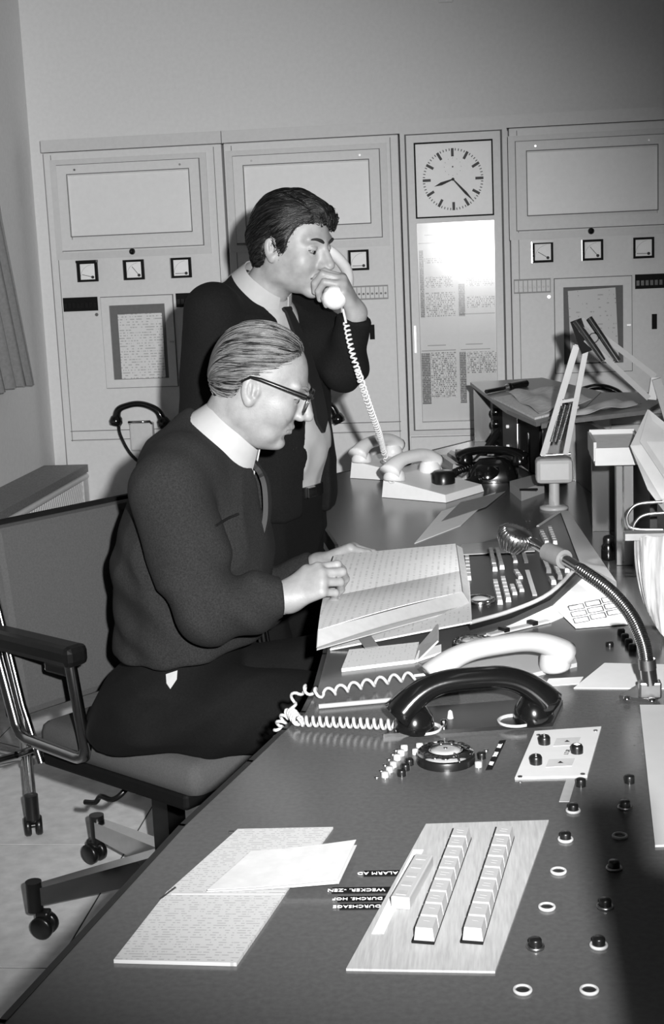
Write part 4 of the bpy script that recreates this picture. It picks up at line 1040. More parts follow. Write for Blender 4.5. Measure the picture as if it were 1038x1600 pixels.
# bundle of hanging papers
hpz = thing('paper_bundle', 'bundle of crumpled paper sheets hanging over the back of the desk', 'paper', dk(1030, 1000))
hy = 2.50
for k in range(4):
    g = []
    for i in range(9):
        v = i/8; row = []
        for j in range(9):
            u = j/8
            px = (992-6*v+8*k*0.5)+(u*62)*(1-0.42*v)+ (v**2)*22
            py = 838+v*(118+34*u-20*abs(u-0.5)+k*8)
            p = ony(px, py, hy-0.012*k-0.03*v)
            p += Vector((0, 0.012*math.sin(u*13+k*2+v*2)-0.006*math.sin(u*27+v*3)+0.004*math.sin(u*41-v*5), 0))
            row.append(p)
        g.append(row)
    obj('sheet', MB().sheet(g, 0.0008), mat('crumpled_paper', 165, 0.7, var=0.25, scale=25, bump=0.5, bscale=60, stretch=(3, 3, 0.4)), hpz)
obj('clip', MB().box(ony(1030, 836, hy-0.01), (0.12, 0.03, 0.012)), M_STEEL, hpz)
obj('clip_post', MB().wbox(ony(1030, 836, hy).x+0.01, ony(1030, 836, hy).x+0.03, ZD+0.001, ony(1030, 836, hy).z, hy+0.02, hy+0.04), M_STEEL, hpz)
# bent wire hooks of a file rack
wr = thing('wire_rack', 'file rack of bent wire loops beside the card tray post', 'rack', dk(1010, 860))
for (dx, dy_) in ((0, 0), (10, 17)):
    pts = [ony(1036+dx, 784+dy_, 2.85), ony(1000+dx, 787+dy_, 2.85), ony(985+dx, 797+dy_, 2.85), ony(980+dx, 812+dy_, 2.85), ony(990+dx, 826+dy_, 2.85), ony(1036+dx, 828+dy_, 2.85)]
    obj('wire_loop', MB().tube(spline(pts, 6), 0.0032, 8), M_STEEL, wr)
b0 = ony(1042, 815, 2.85); obj('rack_post', MB().wbox(b0.x, b0.x+0.02, ZD+0.001, ony(1042, 770, 2.85).z, 2.84, 2.86), M_BLACK, wr)
# black cylinder beside the ledge
p = dk(951, 874)
t = thing('black_jar', 'small black bottle with a rounded cap behind the pale ledge', 'bottle', p)
obj('bottle', MB().lathe(p, [(0, 0), (0.015, 0), (0.016, 0.004), (0.016, 0.03), (0.012, 0.038)], n=20), M_BAKE, t)
obj('cap', MB().lathe(p+Vector((0, 0, 0.038)), [(0.012, 0), (0.0125, 0.010), (0.009, 0.016), (0, 0.018)], n=20), M_BLACK, t)

# ---- telephones at the far end
def push_phone(px, py, label, cord_to=None):
    c_ = dk(px, py); t = thing('operator_telephone', label, 'telephone', c_, 'white telephones at the far end of the desk')
    ux = (dk(px+60, py-20)-dk(px-60, py+14)); ux.normalize(); uy = Vector((-ux.y, ux.x, 0))
    def L(a, b, z=0.0): return c_+ux*a+uy*b+Vector((0, 0, z))
    pts = [L(-0.10, -0.13), L(0.10, -0.13), L(0.10, 0.09), L(-0.10, 0.09)]
    m_ = MB(); vs = [L(-0.10, -0.13, 0.001), L(0.10, -0.13, 0.001), L(0.10, 0.09, 0.001), L(-0.10, 0.09, 0.001), L(-0.095, -0.125, 0.022), L(0.095, -0.125, 0.022), L(0.095, 0.085, 0.055), L(-0.095, 0.085, 0.055)]
    m_.add(vs, [(3, 2, 1, 0), (4, 5, 6, 7), (0, 1, 5, 4), (1, 2, 6, 5), (2, 3, 7, 6), (3, 0, 4, 7)])
    obj('body', m_, M_WHITE2, t)
    return t, L
t, L = push_phone(612, 742, 'white desk telephone whose receiver lies across its cradle behind another white one')
obj('handset', handset_mb(L(-0.115, 0.05, 0.05), L(0.115, 0.05, 0.05), 0.070, 0.032, 0.0185), M_WHITE2, t)
obj('dial', MB().lathe(L(0, -0.04, 0.036), [(0.03, 0), (0.03, 0.008), (0.018, 0.012), (0, 0.012)], n=24), M_BLACK, t)
t, L = push_phone(668, 772, 'white desk telephone with a black dial whose cord runs up to the standing man')
obj('handset_rest', handset_mb(L(-0.115, 0.05, 0.05), L(0.115, 0.05, 0.05), 0.070, 0.032, 0.0185), M_WHITE2, t)
obj('dial', MB().lathe(L(0.01, -0.05, 0.034), [(0.034, 0), (0.034, 0.03), (0.026, 0.036), (0, 0.036)], n=24), M_BLACK, t)
# black rotary telephone
c_ = dk(770, 750)
t = thing('rotary_telephone', 'black rotary telephone with a thick looped cord beside the radio unit', 'telephone', c_)
m_ = MB(); N = 24; prof = [(0.078, 0.064, 0.001), (0.078, 0.064, 0.016), (0.064, 0.053, 0.05), (0.04, 0.04, 0.07), (0.0, 0.0, 0.072)]
vs = []; 
for (rx, ry, z) in prof:
    for i in range(N):
        a = 2*PI*i/N; ca, sa = math.cos(a), math.sin(a); s_ = 1/max(abs(ca), abs(sa))**0.6
        vs.append(c_+Vector((rx*ca*s_, ry*sa*s_, z)))
m_.add(vs, [(j*N+i, j*N+(i+1) % N, (j+1)*N+(i+1) % N, (j+1)*N+i) for j in range(len(prof)-1) for i in range(N)], True)
obj('body', m_, M_BAKE, t)
obj('handset', handset_mb(c_+Vector((-0.10, 0.02, 0.050)), c_+Vector((0.10, -0.04, 0.050)), 0.050, 0.025, 0.0125), M_BAKE, t)
obj('dial', MB().lathe(c_+Vector((-0.015, -0.055, 0.038)), [(0.036, 0), (0.034, 0.006), (0, 0.008)], axis=(0, -0.7, 0.7), n=24), M_BAKE, t)
cp = spline([ony(778, 675, c_.y+0.35), ony(762, 700, c_.y+0.2), ony(740, 725, c_.y+0.05), ony(712, 738, c_.y), dk(706, 752, 0.016), dk(725, 756, 0.016), dk(742, 750, 0.016), dk(752, 748, 0.020)], 6)
obj('cord', MB().tube(coil(cp, 0.0085, 0.009, 8), 0.0045, 5), M_BLACK, t)
# small things around the far middle of the desk
paper_quad([(648, 850), (720, 822), (775, 770), (690, 800)], z0, 0.002, M_PAPER, 'paper_sheet', 'pale sheet on the desk in front of the white telephones', group='loose papers on the desk')
paper_quad([(690, 815), (760, 792), (790, 768), (720, 785)], z0+0.0025, 0.001, mat('grey_sheet', 130, 0.7), 'paper_sheet', 'grey sheet lying across the pale one before the black telephone', group='loose papers on the desk')
tbx = thing('tissue_box', 'low white paper box with a slot beside the lamp foot', 'box', dk(824, 778))
bq = [dk(797, 768), dk(815, 783), dk(851, 770), dk(836, 757)]
obj('box', MB().prism([(p.x, p.y) for p in bq], ZD, ZD+0.03), M_LGREY, tbx)
obj('slot', MB().box(dk(826, 762, 0.031)+Vector((0, -0.03, 0)), (0.05, 0.025, 0.002)), M_BLACKM, tbx)
paper_quad([(712, 868), (722, 852), (840, 842), (836, 862)], z0+0.02, 0.002, mat('grey_wedge', 150, 0.6), 'index_board', 'long grey index board lying above the switch panel', cat='board')
# zip-bound black document case hanging at the far desk edge
# ---- unseen box and post added to throw the shadow at the desk's near right
t = thing('shadow_box', 'unseen dark box with a post, added to shade the near end of the desk', 'cabinet', (0.3, 0.74, ZD))
obj('case', MB().wbox(0.128, 0.46, ZD+0.001, 1.125, 0.66, 0.80, bev=0.006), M_BLACKM, t)
obj('shadow_post', MB().wbox(0.1150, 0.150, ZD+0.002, 1.225, 0.68, 0.70, bev=0.003), M_BLACKM, t)

# =================================================================== chair
M_UPHF = M_UPH
def chair(hub, yaw, label):
    """office armchair; built facing +X at the origin, then turned by yaw"""
    Rz = Matrix.Rotation(yaw, 3, 'Z'); H = Vector(hub)
    def W(x, y, z): return H+Rz @ Vector((x, y, z))
    t = thing('office_armchair', label, 'chair', hub)
    def rb(nm, c_, s_, mt, bev=0.0, tilt=0.0, par=None):
        Rm = Rz @ Matrix.Rotation(tilt, 3, 'Y')
        m_ = MB().box((0, 0, 0), s_, Rm, bev=bev); p = W(*c_); m_.v = [(v[0]+p.x, v[1]+p.y, v[2]+p.z) for v in m_.v]
        return obj(nm, m_, mt, par or t)
    s_ = rb('seat', (0.11, 0, 0.445), (0.50, 0.48, 0.075), M_UPHF, 0.028)
    for p in s_.data.polygons: p.use_smooth = True
    rb('seat_shell', (0.09, 0, 0.395), (0.46, 0.46, 0.035), M_BLACKM, 0.008)
    b_ = rb('backrest', (-0.215, 0, 0.69), (0.05, 0.50, 0.42), M_UPHF, 0.018, -0.12)
    rb('back_rim', (-0.240, 0, 0.69), (0.022, 0.515, 0.435), M_BLACKM, 0.008, -0.12)
    for sy in (1, -1):
        yy = 0.275*sy
        fr_ = [W(0.045, yy, 0.65), W(0.075, yy, 0.475), W(0.068, yy, 0.455), W(0.045, yy, 0.447), W(-0.12, yy, 0.452), W(-0.145, yy, 0.458), W(-0.16, yy, 0.48), W(-0.215, yy, 0.66)]
        bm_ = MB(); 
        bm_.tube(fr_, 0.0135, 8); obj('arm_frame', bm_, M_CHROME, t)
        rb('armrest', (-0.11, yy, 0.668), (0.37, 0.058, 0.046), M_BLACK, 0.014)
        rb('arm_bracket', (0.01, yy, 0.635), (0.07, 0.03, 0.025), M_BLACK, 0.006)
        obj('back_strut', MB().tube([W(-0.10, yy*0.95, 0.40), W(-0.15, yy*0.95, 0.52), W(-0.235, yy*0.93, 0.80)], 0.0085, 8), M_CHROME, t)
        obj('bolt', MB().lathe(W(-0.14, yy, 0.42), [(0.008, -0.02), (0.008, 0.02)], axis=Rz @ Vector((0, 1, 0)), n=10), M_CHROME, t)
    obj('column', MB().box(W(0, 0, 0.23), (0.052, 0.052, 0.30), Rz), M_BLACK, t)
    obj('hub', MB().lathe(W(0, 0, 0.065), [(0.035, 0), (0.04, 0.02), (0.038, 0.06), (0.03, 0.07)], n=20), M_CHROME, t)
    lever = [W(0.05, -0.10, 0.38), W(0.05, -0.16, 0.34), W(0.03, -0.18, 0.32), W(-0.01, -0.18, 0.318), W(-0.03, -0.18, 0.30), W(-0.06, -0.185, 0.295)]
    obj('lever', MB().tube(spline(lever, 4), 0.006, 8), M_BLACK, t)
    for k in range(5):
        a = BASE_A+2*PI*k/5; d = Rz @ Vector((math.cos(a), math.sin(a), 0)); e = H+d*0.315
        nrm = Vector((-d.y, d.x, 0))
        m_ = MB(); a0, a1 = H+d*0.03, e
        vs = []
        for p, hw, zt, zb in ((a0, 0.02, 0.135, 0.075), (a1, 0.014, 0.115, 0.075)):
            vs += [Vector((p.x, p.y, zt))+nrm*hw, Vector((p.x, p.y, zt))-nrm*hw, Vector((p.x, p.y, zb))-nrm*hw, Vector((p.x, p.y, zb))+nrm*hw]
        m_.add(vs, [(0, 1, 2, 3), (7, 6, 5, 4), (0, 4, 5, 1), (1, 5, 6, 2), (2, 6, 7, 3), (3, 7, 4, 0)])
        lg_ = obj('base_leg', m_, M_CHROME, t)
        obj('socket', MB().cyl((e.x, e.y, 0.06), (e.x, e.y, 0.128), 0.018, n=14), M_BLACK, lg_)
        w_ = MB(); ax_ = Rz @ Vector((math.cos(a+0.9+k), math.sin(a+0.9+k), 0))
        of = Vector((-ax_.y, ax_.x, 0))*0.018; cc = Vector((e.x, e.y, 0.027))+of
        for s2 in (-1, 1): w_.lathe(cc+ax_*0.014*s2, [(0, -0.009), (0.022, -0.009), (0.026, -0.005), (0.026, 0.005), (0.022, 0.009), (0, 0.009)], axis=ax_, n=20)
        w_.cyl(cc-ax_*0.02, cc+ax_*0.02, 0.006, n=8); w_.box(cc+Vector((0, 0, 0.022)), (0.03, 0.03, 0.026), bev=0.005)
        obj('caster', w_, M_BLACK, lg_)
    return t
BASE_A = math.radians(250)

# a second swivel chair, almost wholly hidden behind the armchair's back: only one leg and caster show
H2 = Vector((-1.31, 3.62, 0))
t = thing('swivel_stool', 'chrome leg and caster of a second swivel seat behind the armchair', 'stool', H2)
obj('seat', MB().lathe((H2.x, H2.y, 0.40), [(0, 0), (0.15, 0), (0.17, 0.02), (0.165, 0.05), (0.12, 0.062), (0, 0.066)], n=28), M_UPH, t)
obj('column', MB().cyl((H2.x, H2.y, 0.08), (H2.x, H2.y, 0.40), 0.02, n=14), M_CHROME, t)
for k in range(5):
    a = math.radians(290)+2*PI*k/5; d_ = Vector((math.cos(a), math.sin(a), 0)); e = H2+d_*0.33
    lg_ = obj('base_leg', MB().tube([H2+Vector((0, 0, 0.11))+d_*0.02, e+Vector((0, 0, 0.095))], 0.014, 10), M_CHROME, t)
    obj('socket', MB().cyl(e+Vector((0, 0, 0.05)), e+Vector((0, 0, 0.115)), 0.018, n=12), M_BLACK, lg_)
    ax_ = Vector((-d_.y, d_.x, 0)); cc = e+Vector((0, 0, 0.027))-d_*0.012
    w_ = MB()
    for s2 in (-1, 1): w_.lathe(cc+ax_*0.014*s2, [(0, -0.009), (0.022, -0.009), (0.026, -0.005), (0.026, 0.005), (0.022, 0.009), (0, 0.009)], axis=ax_, n=18)
    w_.cyl(cc-ax_*0.02, cc+ax_*0.02, 0.006, n=8); w_.box(cc+Vector((0, 0, 0.022)), (0.03, 0.03, 0.026), bev=0.005)
    obj('caster', w_, M_BLACK, lg_)
BASE_A = math.radians(245)
chair((-0.745, 2.94, 0), math.radians(-35), 'grey upholstered office armchair with chrome armrests under the seated man')

# =================================================================== people: implicit surfaces meshed by surface nets
def V3(*a): return np.array(a, dtype=np.float32)
def vn(p): return np.array((p[0], p[1], p[2]), dtype=np.float32)
_NG = rng.rand(32, 32, 32).astype(np.float32)
def vnoise(P, f):
    q = P*f; i = np.floor(q).astype(np.int64); t = (q-i).astype(np.float32); t = t*t*(3-2*t); i &= 31; j = (i+1) & 31
    x0, y0, z0 = i[:, 0], i[:, 1], i[:, 2]; x1, y1, z1 = j[:, 0], j[:, 1], j[:, 2]
    tx, ty, tz = t[:, 0], t[:, 1], t[:, 2]
    a = _NG[x0, y0, z0]*(1-tx)+_NG[x1, y0, z0]*tx; b = _NG[x0, y1, z0]*(1-tx)+_NG[x1, y1, z0]*tx
    c_ = _NG[x0, y0, z1]*(1-tx)+_NG[x1, y0, z1]*tx; d = _NG[x0, y1, z1]*(1-tx)+_NG[x1, y1, z1]*tx
    return (a*(1-ty)+b*ty)*(1-tz)+(c_*(1-ty)+d*ty)*tz-0.5
def smin(a, b, k):
    if k <= 0: return np.minimum(a, b)
    h = np.clip(0.5+0.5*(b-a)/k, 0, 1)
    return b*(1-h)+a*h-k*h*(1-h)
def smax(a, b, k): return -smin(-a, -b, k)
def s_cap(P, a, b, ra, rb=None):
    rb = ra if rb is None else rb
    a, b = vn(a), vn(b); ab = b-a; t = np.clip(((P-a) @ ab)/max(1e-9, float(ab @ ab)), 0, 1)
    return np.linalg.norm(P-a-t[:, None]*ab, axis=1)-(ra+(rb-ra)*t)
def s_ell(P, c_, r, R=None):
    q = P-vn(c_)
    if R is not None: q = q @ R        # columns of R are the local axes
    r = vn(r); k0 = np.linalg.norm(q/r, axis=1); k1 = np.linalg.norm(q/(r*r), axis=1)
    return np.where(k1 > 1e-6, k0*(k0-1)/np.maximum(k1, 1e-6), -r.min())
def s_box(P, c_, h, R=None, rad=0.0):
    q = P-vn(c_)
    if R is not None: q = q @ R
    d = np.abs(q)-(vn(h)-rad)
    return np.linalg.norm(np.maximum(d, 0), axis=1)+np.minimum(d.max(1), 0)-rad
def surf(fn, lo, hi, h, block=12):
    """mesh the zero level of fn (numpy points -> distance) inside the box lo..hi with cell h"""
    lo, hi = vn(lo), vn(hi); n = np.ceil((hi-lo)/h).astype(int)+2
    nb = np.ceil(n/block).astype(int); n = nb*block
    D = np.full(tuple(n), 1.0, np.float32)
    bi = np.stack(np.meshgrid(*[np.arange(k) for k in nb], indexing='ij'), -1).reshape(-1, 3)
    cen = lo+(bi*block+(block-1)/2.0)*h
    dv = fn(cen.astype(np.float32)); act = np.abs(dv) < block*h*1.25
    loc = np.stack(np.meshgrid(*[np.arange(block)]*3, indexing='ij'), -1).reshape(-1, 3)
    for b, v, a in zip(bi, dv, act):
        if not a and v < 0:
            s = b*block; D[s[0]:s[0]+block, s[1]:s[1]+block, s[2]:s[2]+block] = -1
    ab = bi[act]
    for s0 in range(0, len(ab), 400):
        idx = (ab[s0:s0+400, None, :]*block+loc[None]).reshape(-1, 3)
        D[idx[:, 0], idx[:, 1], idx[:, 2]] = fn((lo+idx*h).astype(np.float32))
    S = D < 0
    c8 = [(i, j, k) for i in (0, 1) for j in (0, 1) for k in (0, 1)]
    nx, ny, nz = D.shape
    cnt = np.zeros((nx-1, ny-1, nz-1), np.int8)
    for i, j, k in c8: cnt += S[i:nx-1+i, j:ny-1+j, k:nz-1+k]
    cells = np.argwhere((cnt > 0) & (cnt < 8))
    vid = np.full(cnt.shape, -1, np.int64); vid[cells[:, 0], cells[:, 1], cells[:, 2]] = np.arange(len(cells))
    acc = np.zeros((len(cells), 3)); wt = np.zeros(len(cells))
    for a in c8:
        for ax in range(3):
            if a[ax] == 1: continue
            b = list(a); b[ax] = 1
            da = D[cells[:, 0]+a[0], cells[:, 1]+a[1], cells[:, 2]+a[2]]; db = D[cells[:, 0]+b[0], cells[:, 1]+b[1], cells[:, 2]+b[2]]
            m_ = (da < 0) != (db < 0); t = np.where(m_, da/np.where(m_, da-db, 1), 0)
            p = np.array(a, float)[None].repeat(len(cells), 0); p[:, ax] += t
            acc += p*m_[:, None]; wt += m_
    verts = lo+(cells+acc/wt[:, None])*h
    faces = []
    for ax in range(3):
        u, v = [(1, 2), (2, 0), (0, 1)][ax]
        sl0 = [slice(None)]*3; sl1 = [slice(None)]*3; sl0[ax] = slice(0, -1); sl1[ax] = slice(1, None)
        e = S[tuple(sl0)] != S[tuple(sl1)]
        E = np.argwhere(e)
        ok = (E[:, u] > 0) & (E[:, v] > 0) & (E[:, 0] < nx-1) & (E[:, 1] < ny-1) & (E[:, 2] < nz-1); E = E[ok]
        ins = S[E[:, 0], E[:, 1], E[:, 2]]
        du = np.zeros(3, int); du[u] = 1; dv_ = np.zeros(3, int); dv_[v] = 1
        q = [E-du-dv_, E-dv_, E, E-du]
        ids = np.stack([vid[x[:, 0], x[:, 1], x[:, 2]] for x in q], 1)
        ids[~ins] = ids[~ins][:, ::-1]
        faces.append(ids[(ids >= 0).all(1)])
    return verts, np.concatenate(faces)
def surf_obj(name, parts, material, parent, origin=None):
    """parts: list of (verts, faces) joined into one smooth mesh object"""
    vs, fs, o = [], [], 0
    for v, f in parts: vs.append(v); fs.append(f+o); o += len(v)
    vs = np.concatenate(vs); fs = np.concatenate(fs)
    base = np.array(worldloc(parent)) if parent is not None else np.zeros(3)
    me = bpy.data.meshes.new(name)
    me.vertices.add(len(vs)); me.vertices.foreach_set('co', (vs-base).astype(np.float32).ravel())
    me.loops.add(len(fs)*4); me.loops.foreach_set('vertex_index', fs.astype(np.int32).ravel())
    me.polygons.add(len(fs)); me.polygons.foreach_set('loop_start', np.arange(0, len(fs)*4, 4, dtype=np.int32))
    me.polygons.foreach_set('loop_total', np.full(len(fs), 4, np.int32))
    me.polygons.foreach_set('use_smooth', np.ones(len(fs), bool))
    me.materials.append(material); me.update(calc_edges=True); me.validate()
    o = bpy.data.objects.new(name, me); COL.objects.link(o); o.parent = parent
    return o

# ---------------------------------------------------------------- head
def rotm(yaw, pitch, roll):
    """head axes as columns: x forward, y to the figure's left, z up; pitch > 0 looks down"""
    M = Matrix.Rotation(yaw, 3, 'Z') @ Matrix.Rotation(pitch, 3, 'Y') @ Matrix.Rotation(roll, 3, 'X')
    return np.array(M, dtype=np.float32)
def head_fn(old=True):
    """head in its own axes (metres)"""
    def fn(P):
        ay = np.abs(P[:, 1]); Q = np.stack([P[:, 0], ay, P[:, 2]], 1)
        d = s_ell(P, (-0.010, 0, 0.036), (0.098, 0.076, 0.086))
        d = smin(d, s_ell(P, (0.028, 0, -0.022), (0.064, 0.064, 0.085)), 0.03)
        d = smin(d, s_ell(P, (0.030, 0, -0.072), (0.060, 0.050, 0.038)), 0.028)          # jaw
        d = smin(d, s_ell(Q, (-0.002, 0.052, -0.052), (0.030, 0.014, 0.034)), 0.03)      # jaw corner
        d = smin(d, s_ell(P, (0.078, 0, -0.103), (0.018, 0.021, 0.015)), 0.018)          # chin
        d = smin(d, s_ell(Q, (0.060, 0.040, -0.030), (0.026, 0.023, 0.028)), 0.026)      # cheek
        d = smin(d, s_cap(Q, (0.085, 0.0, 0.026), (0.074, 0.046, 0.030), 0.010, 0.008), 0.016)   # brow
        d = smax(d, -s_ell(Q, (0.099, 0.033, 0.006), (0.017, 0.019, 0.013)), 0.012)      # eye socket
        d = smin(d, s_ell(Q, (0.0765, 0.031, 0.0098), (0.0150, 0.0155, 0.0098)), 0.003)   # upper lid
        d = smin(d, s_ell(Q, (0.0750, 0.031, -0.0055), (0.0138, 0.0145, 0.0068)), 0.003)   # lower lid
        # nose
        n_ = s_cap(P, (0.090, 0, 0.020), (0.1185, 0, -0.022), 0.0075, 0.0105)
        n_ = smin(n_, s_ell(P, (0.1185, 0, -0.027), (0.0115, 0.0115, 0.0095)), 0.008)
        n_ = smin(n_, s_ell(Q, (0.1035, 0.0135, -0.032), (0.011, 0.0075, 0.0085)), 0.006)
        n_ = smin(n_, s_cap(P, (0.088, 0, -0.005), (0.100, 0, -0.028), 0.013, 0.014), 0.01)
        d = smin(d, n_, 0.009)
        d = smax(d, -s_ell(Q, (0.1075, 0.0065, -0.0405), (0.006, 0.0035, 0.0035)), 0.002)
        # mouth
        d = smin(d, s_ell(P, (0.082, 0, -0.064), (0.016, 0.026, 0.016)), 0.012)
        d = smin(d, s_cap(Q, (0.0965, 0.0, -0.0595), (0.087, 0.021, -0.064), 0.0052, 0.003), 0.004)
        d = smin(d, s_cap(Q, (0.0945, 0.0, -0.0735), (0.086, 0.018, -0.069), 0.0062, 0.003), 0.004)
        d = smax(d, -s_cap(Q, (0.103, 0.0, -0.0665), (0.090, 0.024, -0.0670), 0.0026, 0.0016), 0.002)
        d = smax(d, -s_cap(Q, (0.097, 0.0, -0.086), (0.088, 0.012, -0.085), 0.006, 0.003), 0.010)
        # ear
        e = s_ell(Q, (-0.012, 0.0745, -0.008), (0.020, 0.0085, 0.034), EAR_R)
        e = smax(e, -s_ell(Q, (-0.007, 0.0825, -0.004), (0.0125, 0.0080, 0.0225), EAR_R), 0.003)
        e = smin(e, s_ell(Q, (-0.013, 0.0775, -0.006), (0.004, 0.004, 0.016), EAR_R), 0.003)
        e = smin(e, s_ell(Q, (-0.006, 0.0755, -0.034), (0.009, 0.006, 0.010)), 0.006)
        e = smin(e, s_ell(Q, (0.004, 0.0735, -0.010), (0.005, 0.006, 0.008)), 0.004)
        d = smin(d, e, 0.005)
        if old:
            d = smin(d, s_ell(Q, (0.040, 0.034, -0.090), (0.028, 0.020, 0.016)), 0.022)  # jowl
            d = smin(d, s_ell(P, (0.022, 0, -0.110), (0.045, 0.038, 0.022)), 0.03)       # double chin
            d = d+0.0018*np.exp(-((Q[:, 2]+0.050+(Q[:, 0]-0.088)*1.3)/0.0035)**2)*np.exp(-((Q[:, 0]-0.084)/0.012)**2)*(Q[:, 1] > 0.015)
        return d
    return fn
EAR_R = np.array(Matrix.Rotation(math.radians(-14), 3, 'Y') @ Matrix.Rotation(math.radians(-12), 3, 'Z'), dtype=np.float32)
HEADS = {}
def hairline(P, pts):
    """signed height above a hairline given as (x, z) points from the forehead back to the nape"""
    x, z = P[:, 0], P[:, 2]
    xs = [p[0] for p in pts][::-1]; zs = [p[1] for p in pts][::-1]
    return z-np.interp(x, xs, zs).astype(np.float32)
HS1, HS2 = 0.925, 0.945
def hair_mat(name, dark, light, rot, streak=60.0, power=0.5):
    M = bpy.data.materials.new(name); M.use_nodes = True
    nt = M.node_tree; b = nt.nodes['Principled BSDF']; b.inputs['Roughness'].default_value = 0.38; b.inputs['Specular IOR Level'].default_value = 0.6
    at = nt.nodes.new('ShaderNodeAttribute'); at.attribute_name = 'comb'
    n = nt.nodes.new('ShaderNodeTexNoise'); n.inputs['Scale'].default_value = 1.0; n.inputs['Detail'].default_value = 5; n.inputs['Roughness'].default_value = 0.65
    nt.links.new(at.outputs['Vector'], n.inputs['Vector'])
    r = nt.nodes.new('ShaderNodeValToRGB'); r.color_ramp.elements[0].position = 0.36; r.color_ramp.elements[1].position = 0.68
    a, c_ = lin(dark), lin(light); r.color_ramp.elements[0].color = (a, a, a, 1); r.color_ramp.elements[1].color = (c_, c_, c_, 1)
    nt.links.new(n.outputs['Fac'], r.inputs[0]); nt.links.new(r.outputs[0], b.inputs['Base Color'])
    bp = nt.nodes.new('ShaderNodeBump'); bp.inputs['Strength'].default_value = 0.9; bp.inputs['Distance'].default_value = 0.003
    nt.links.new(n.outputs['Fac'], bp.inputs['Height']); nt.links.new(bp.outputs[0], b.inputs['Normal'])
    return M
def add_comb(o, comb):
    at = o.data.attributes.new('comb', 'FLOAT_VECTOR', 'POINT'); at.data.foreach_set('vector', comb.astype(np.float32).ravel())

# ---------------------------------------------------------------- hand
def hand_caps(wrist, d, back, curls, spread=0.0, thumb=None, left=False, s=1.0):
    """capsules of a hand. d: wrist -> knuckles, back: out of the back of the hand, curls: 4 x 3 bend angles (deg) index..little"""
    d = Vector(d).normalized(); back = Vector(back); back = (back-d*back.dot(d)).normalized()
    lat = back.cross(d)*(1 if left else -1)      # towards the index finger side
    lat = -lat
    W = Vector(wrist); caps = []
    mcp = [0.086, 0.090, 0.085, 0.076]; off = [0.027, 0.008, -0.011, -0.029]
    ph = [(0.043, 0.026, 0.021), (0.047, 0.030, 0.022), (0.043, 0.028, 0.021), (0.034, 0.021, 0.019)]
    rad = [0.0095, 0.0098, 0.0093, 0.0083]
    joints = []
    for i in range(4):
        k = W+d*mcp[i]*s+lat*off[i]*s+back*0.004*s*(1 if i in (1, 2) else 0)
        caps.append((W+lat*off[i]*0.55*s+d*0.005*s, k, 0.0165*s, 0.0125*s))
        fd = (d+lat*spread*(1.5-i)*0.5).normalized(); ang = 0; p = k; r = rad[i]*s
        for j in range(3):
            ang += math.radians(curls[i][j]); dirn = fd*math.cos(ang)-back*math.sin(ang)
            q = p+dirn*ph[i][j]*s; r2 = r*0.93
            caps.append((p, q, r*1.04, r2)); p, r = q, r2
        joints.append(p)
    td = thumb or (lat*0.65+d*0.75-back*0.25, lat*0.1+d*1.0-back*0.1, d*1.0-lat*0.2)
    p = W+lat*0.022*s+d*0.018*s-back*0.006*s; r = 0.0145*s
    for j, L in enumerate((0.045, 0.032, 0.026)):
        q = p+Vector(td[j]).normalized()*L*s; r2 = r*0.84
        caps.append((p, q, r, r2)); p, r = q, r2
    joints.append(p)
    return caps, joints
def caps_fn(caps, k=0.006):
    def fn(P):
        d = None
        for a, b, ra, rb in caps:
            q = s_cap(P, a, b, ra, rb); d = q if d is None else smin(d, q, k)
        return d
    return fn
def hand_fn(caps):
    """palm blends softly, fingers stay apart"""
    palm = [c_ for i, c_ in enumerate(caps) if i in (0, 4, 8, 12) or i == 16]
    fingers = [caps[i*4+1:i*4+4] for i in range(4)]+[caps[16:]]
    def fn(P):
        d = None
        for a, b, ra, rb in palm:
            q = s_cap(P, a, b, ra, rb); d = q if d is None else smin(d, q, 0.014)
        for fg in fingers:
            e = None
            for a, b, ra, rb in fg:
                q = s_cap(P, a, b, ra, rb); e = q if e is None else smin(e, q, 0.003)
            d = smin(d, e, 0.004)
        return d
    return fn
def masked(fn, lo, hi, m=0.03):
    """evaluate fn only near its own box; elsewhere the distance to the box is enough"""
    lo, hi = vn(lo)-0.0, vn(hi)+0.0
    def g(P):
        q = np.maximum(np.maximum(lo-P, P-hi), 0); bd = np.sqrt((q*q).sum(1)); k = bd < m
        out = bd+0.01
        if k.any(): out[k] = fn(P[k])
        return out.astype(np.float32)
    return g
def bounds(caps, m=0.02):
    pts = np.array([vn(c_[0]) for c_ in caps]+[vn(c_[1]) for c_ in caps]); r = max(max(c_[2], c_[3]) for c_ in caps)
    return pts.min(0)-r-m, pts.max(0)+r+m
def limb(P, pts, rs, k=0.03):
    d = None
    for (a, b, ra, rb) in zip(pts[:-1], pts[1:], rs[:-1], rs[1:]):
        q = s_cap(P, a, b, ra, rb); d = q if d is None else smin(d, q, k)
    return d
def folds(P, f=14.0, amp=0.006, stretch=(1, 1, 1)):
    s_ = np.array(stretch, np.float32)
    n = vnoise(P*s_+3.1, f); m_ = vnoise(P*s_+9.7, f*2.3)
    return amp*1.5*(1-2*np.abs(n)*2)*0.6+amp*0.6*m_
def comb_uv(L, z0=0.02, tilt=0.0):
    c_, s_ = math.cos(tilt), math.sin(tilt); x = L[:, 0]*c_-(L[:, 2]-z0)*s_; z = L[:, 0]*s_+(L[:, 2]-z0)*c_
    return x, np.arctan2(L[:, 1], z)*0.085
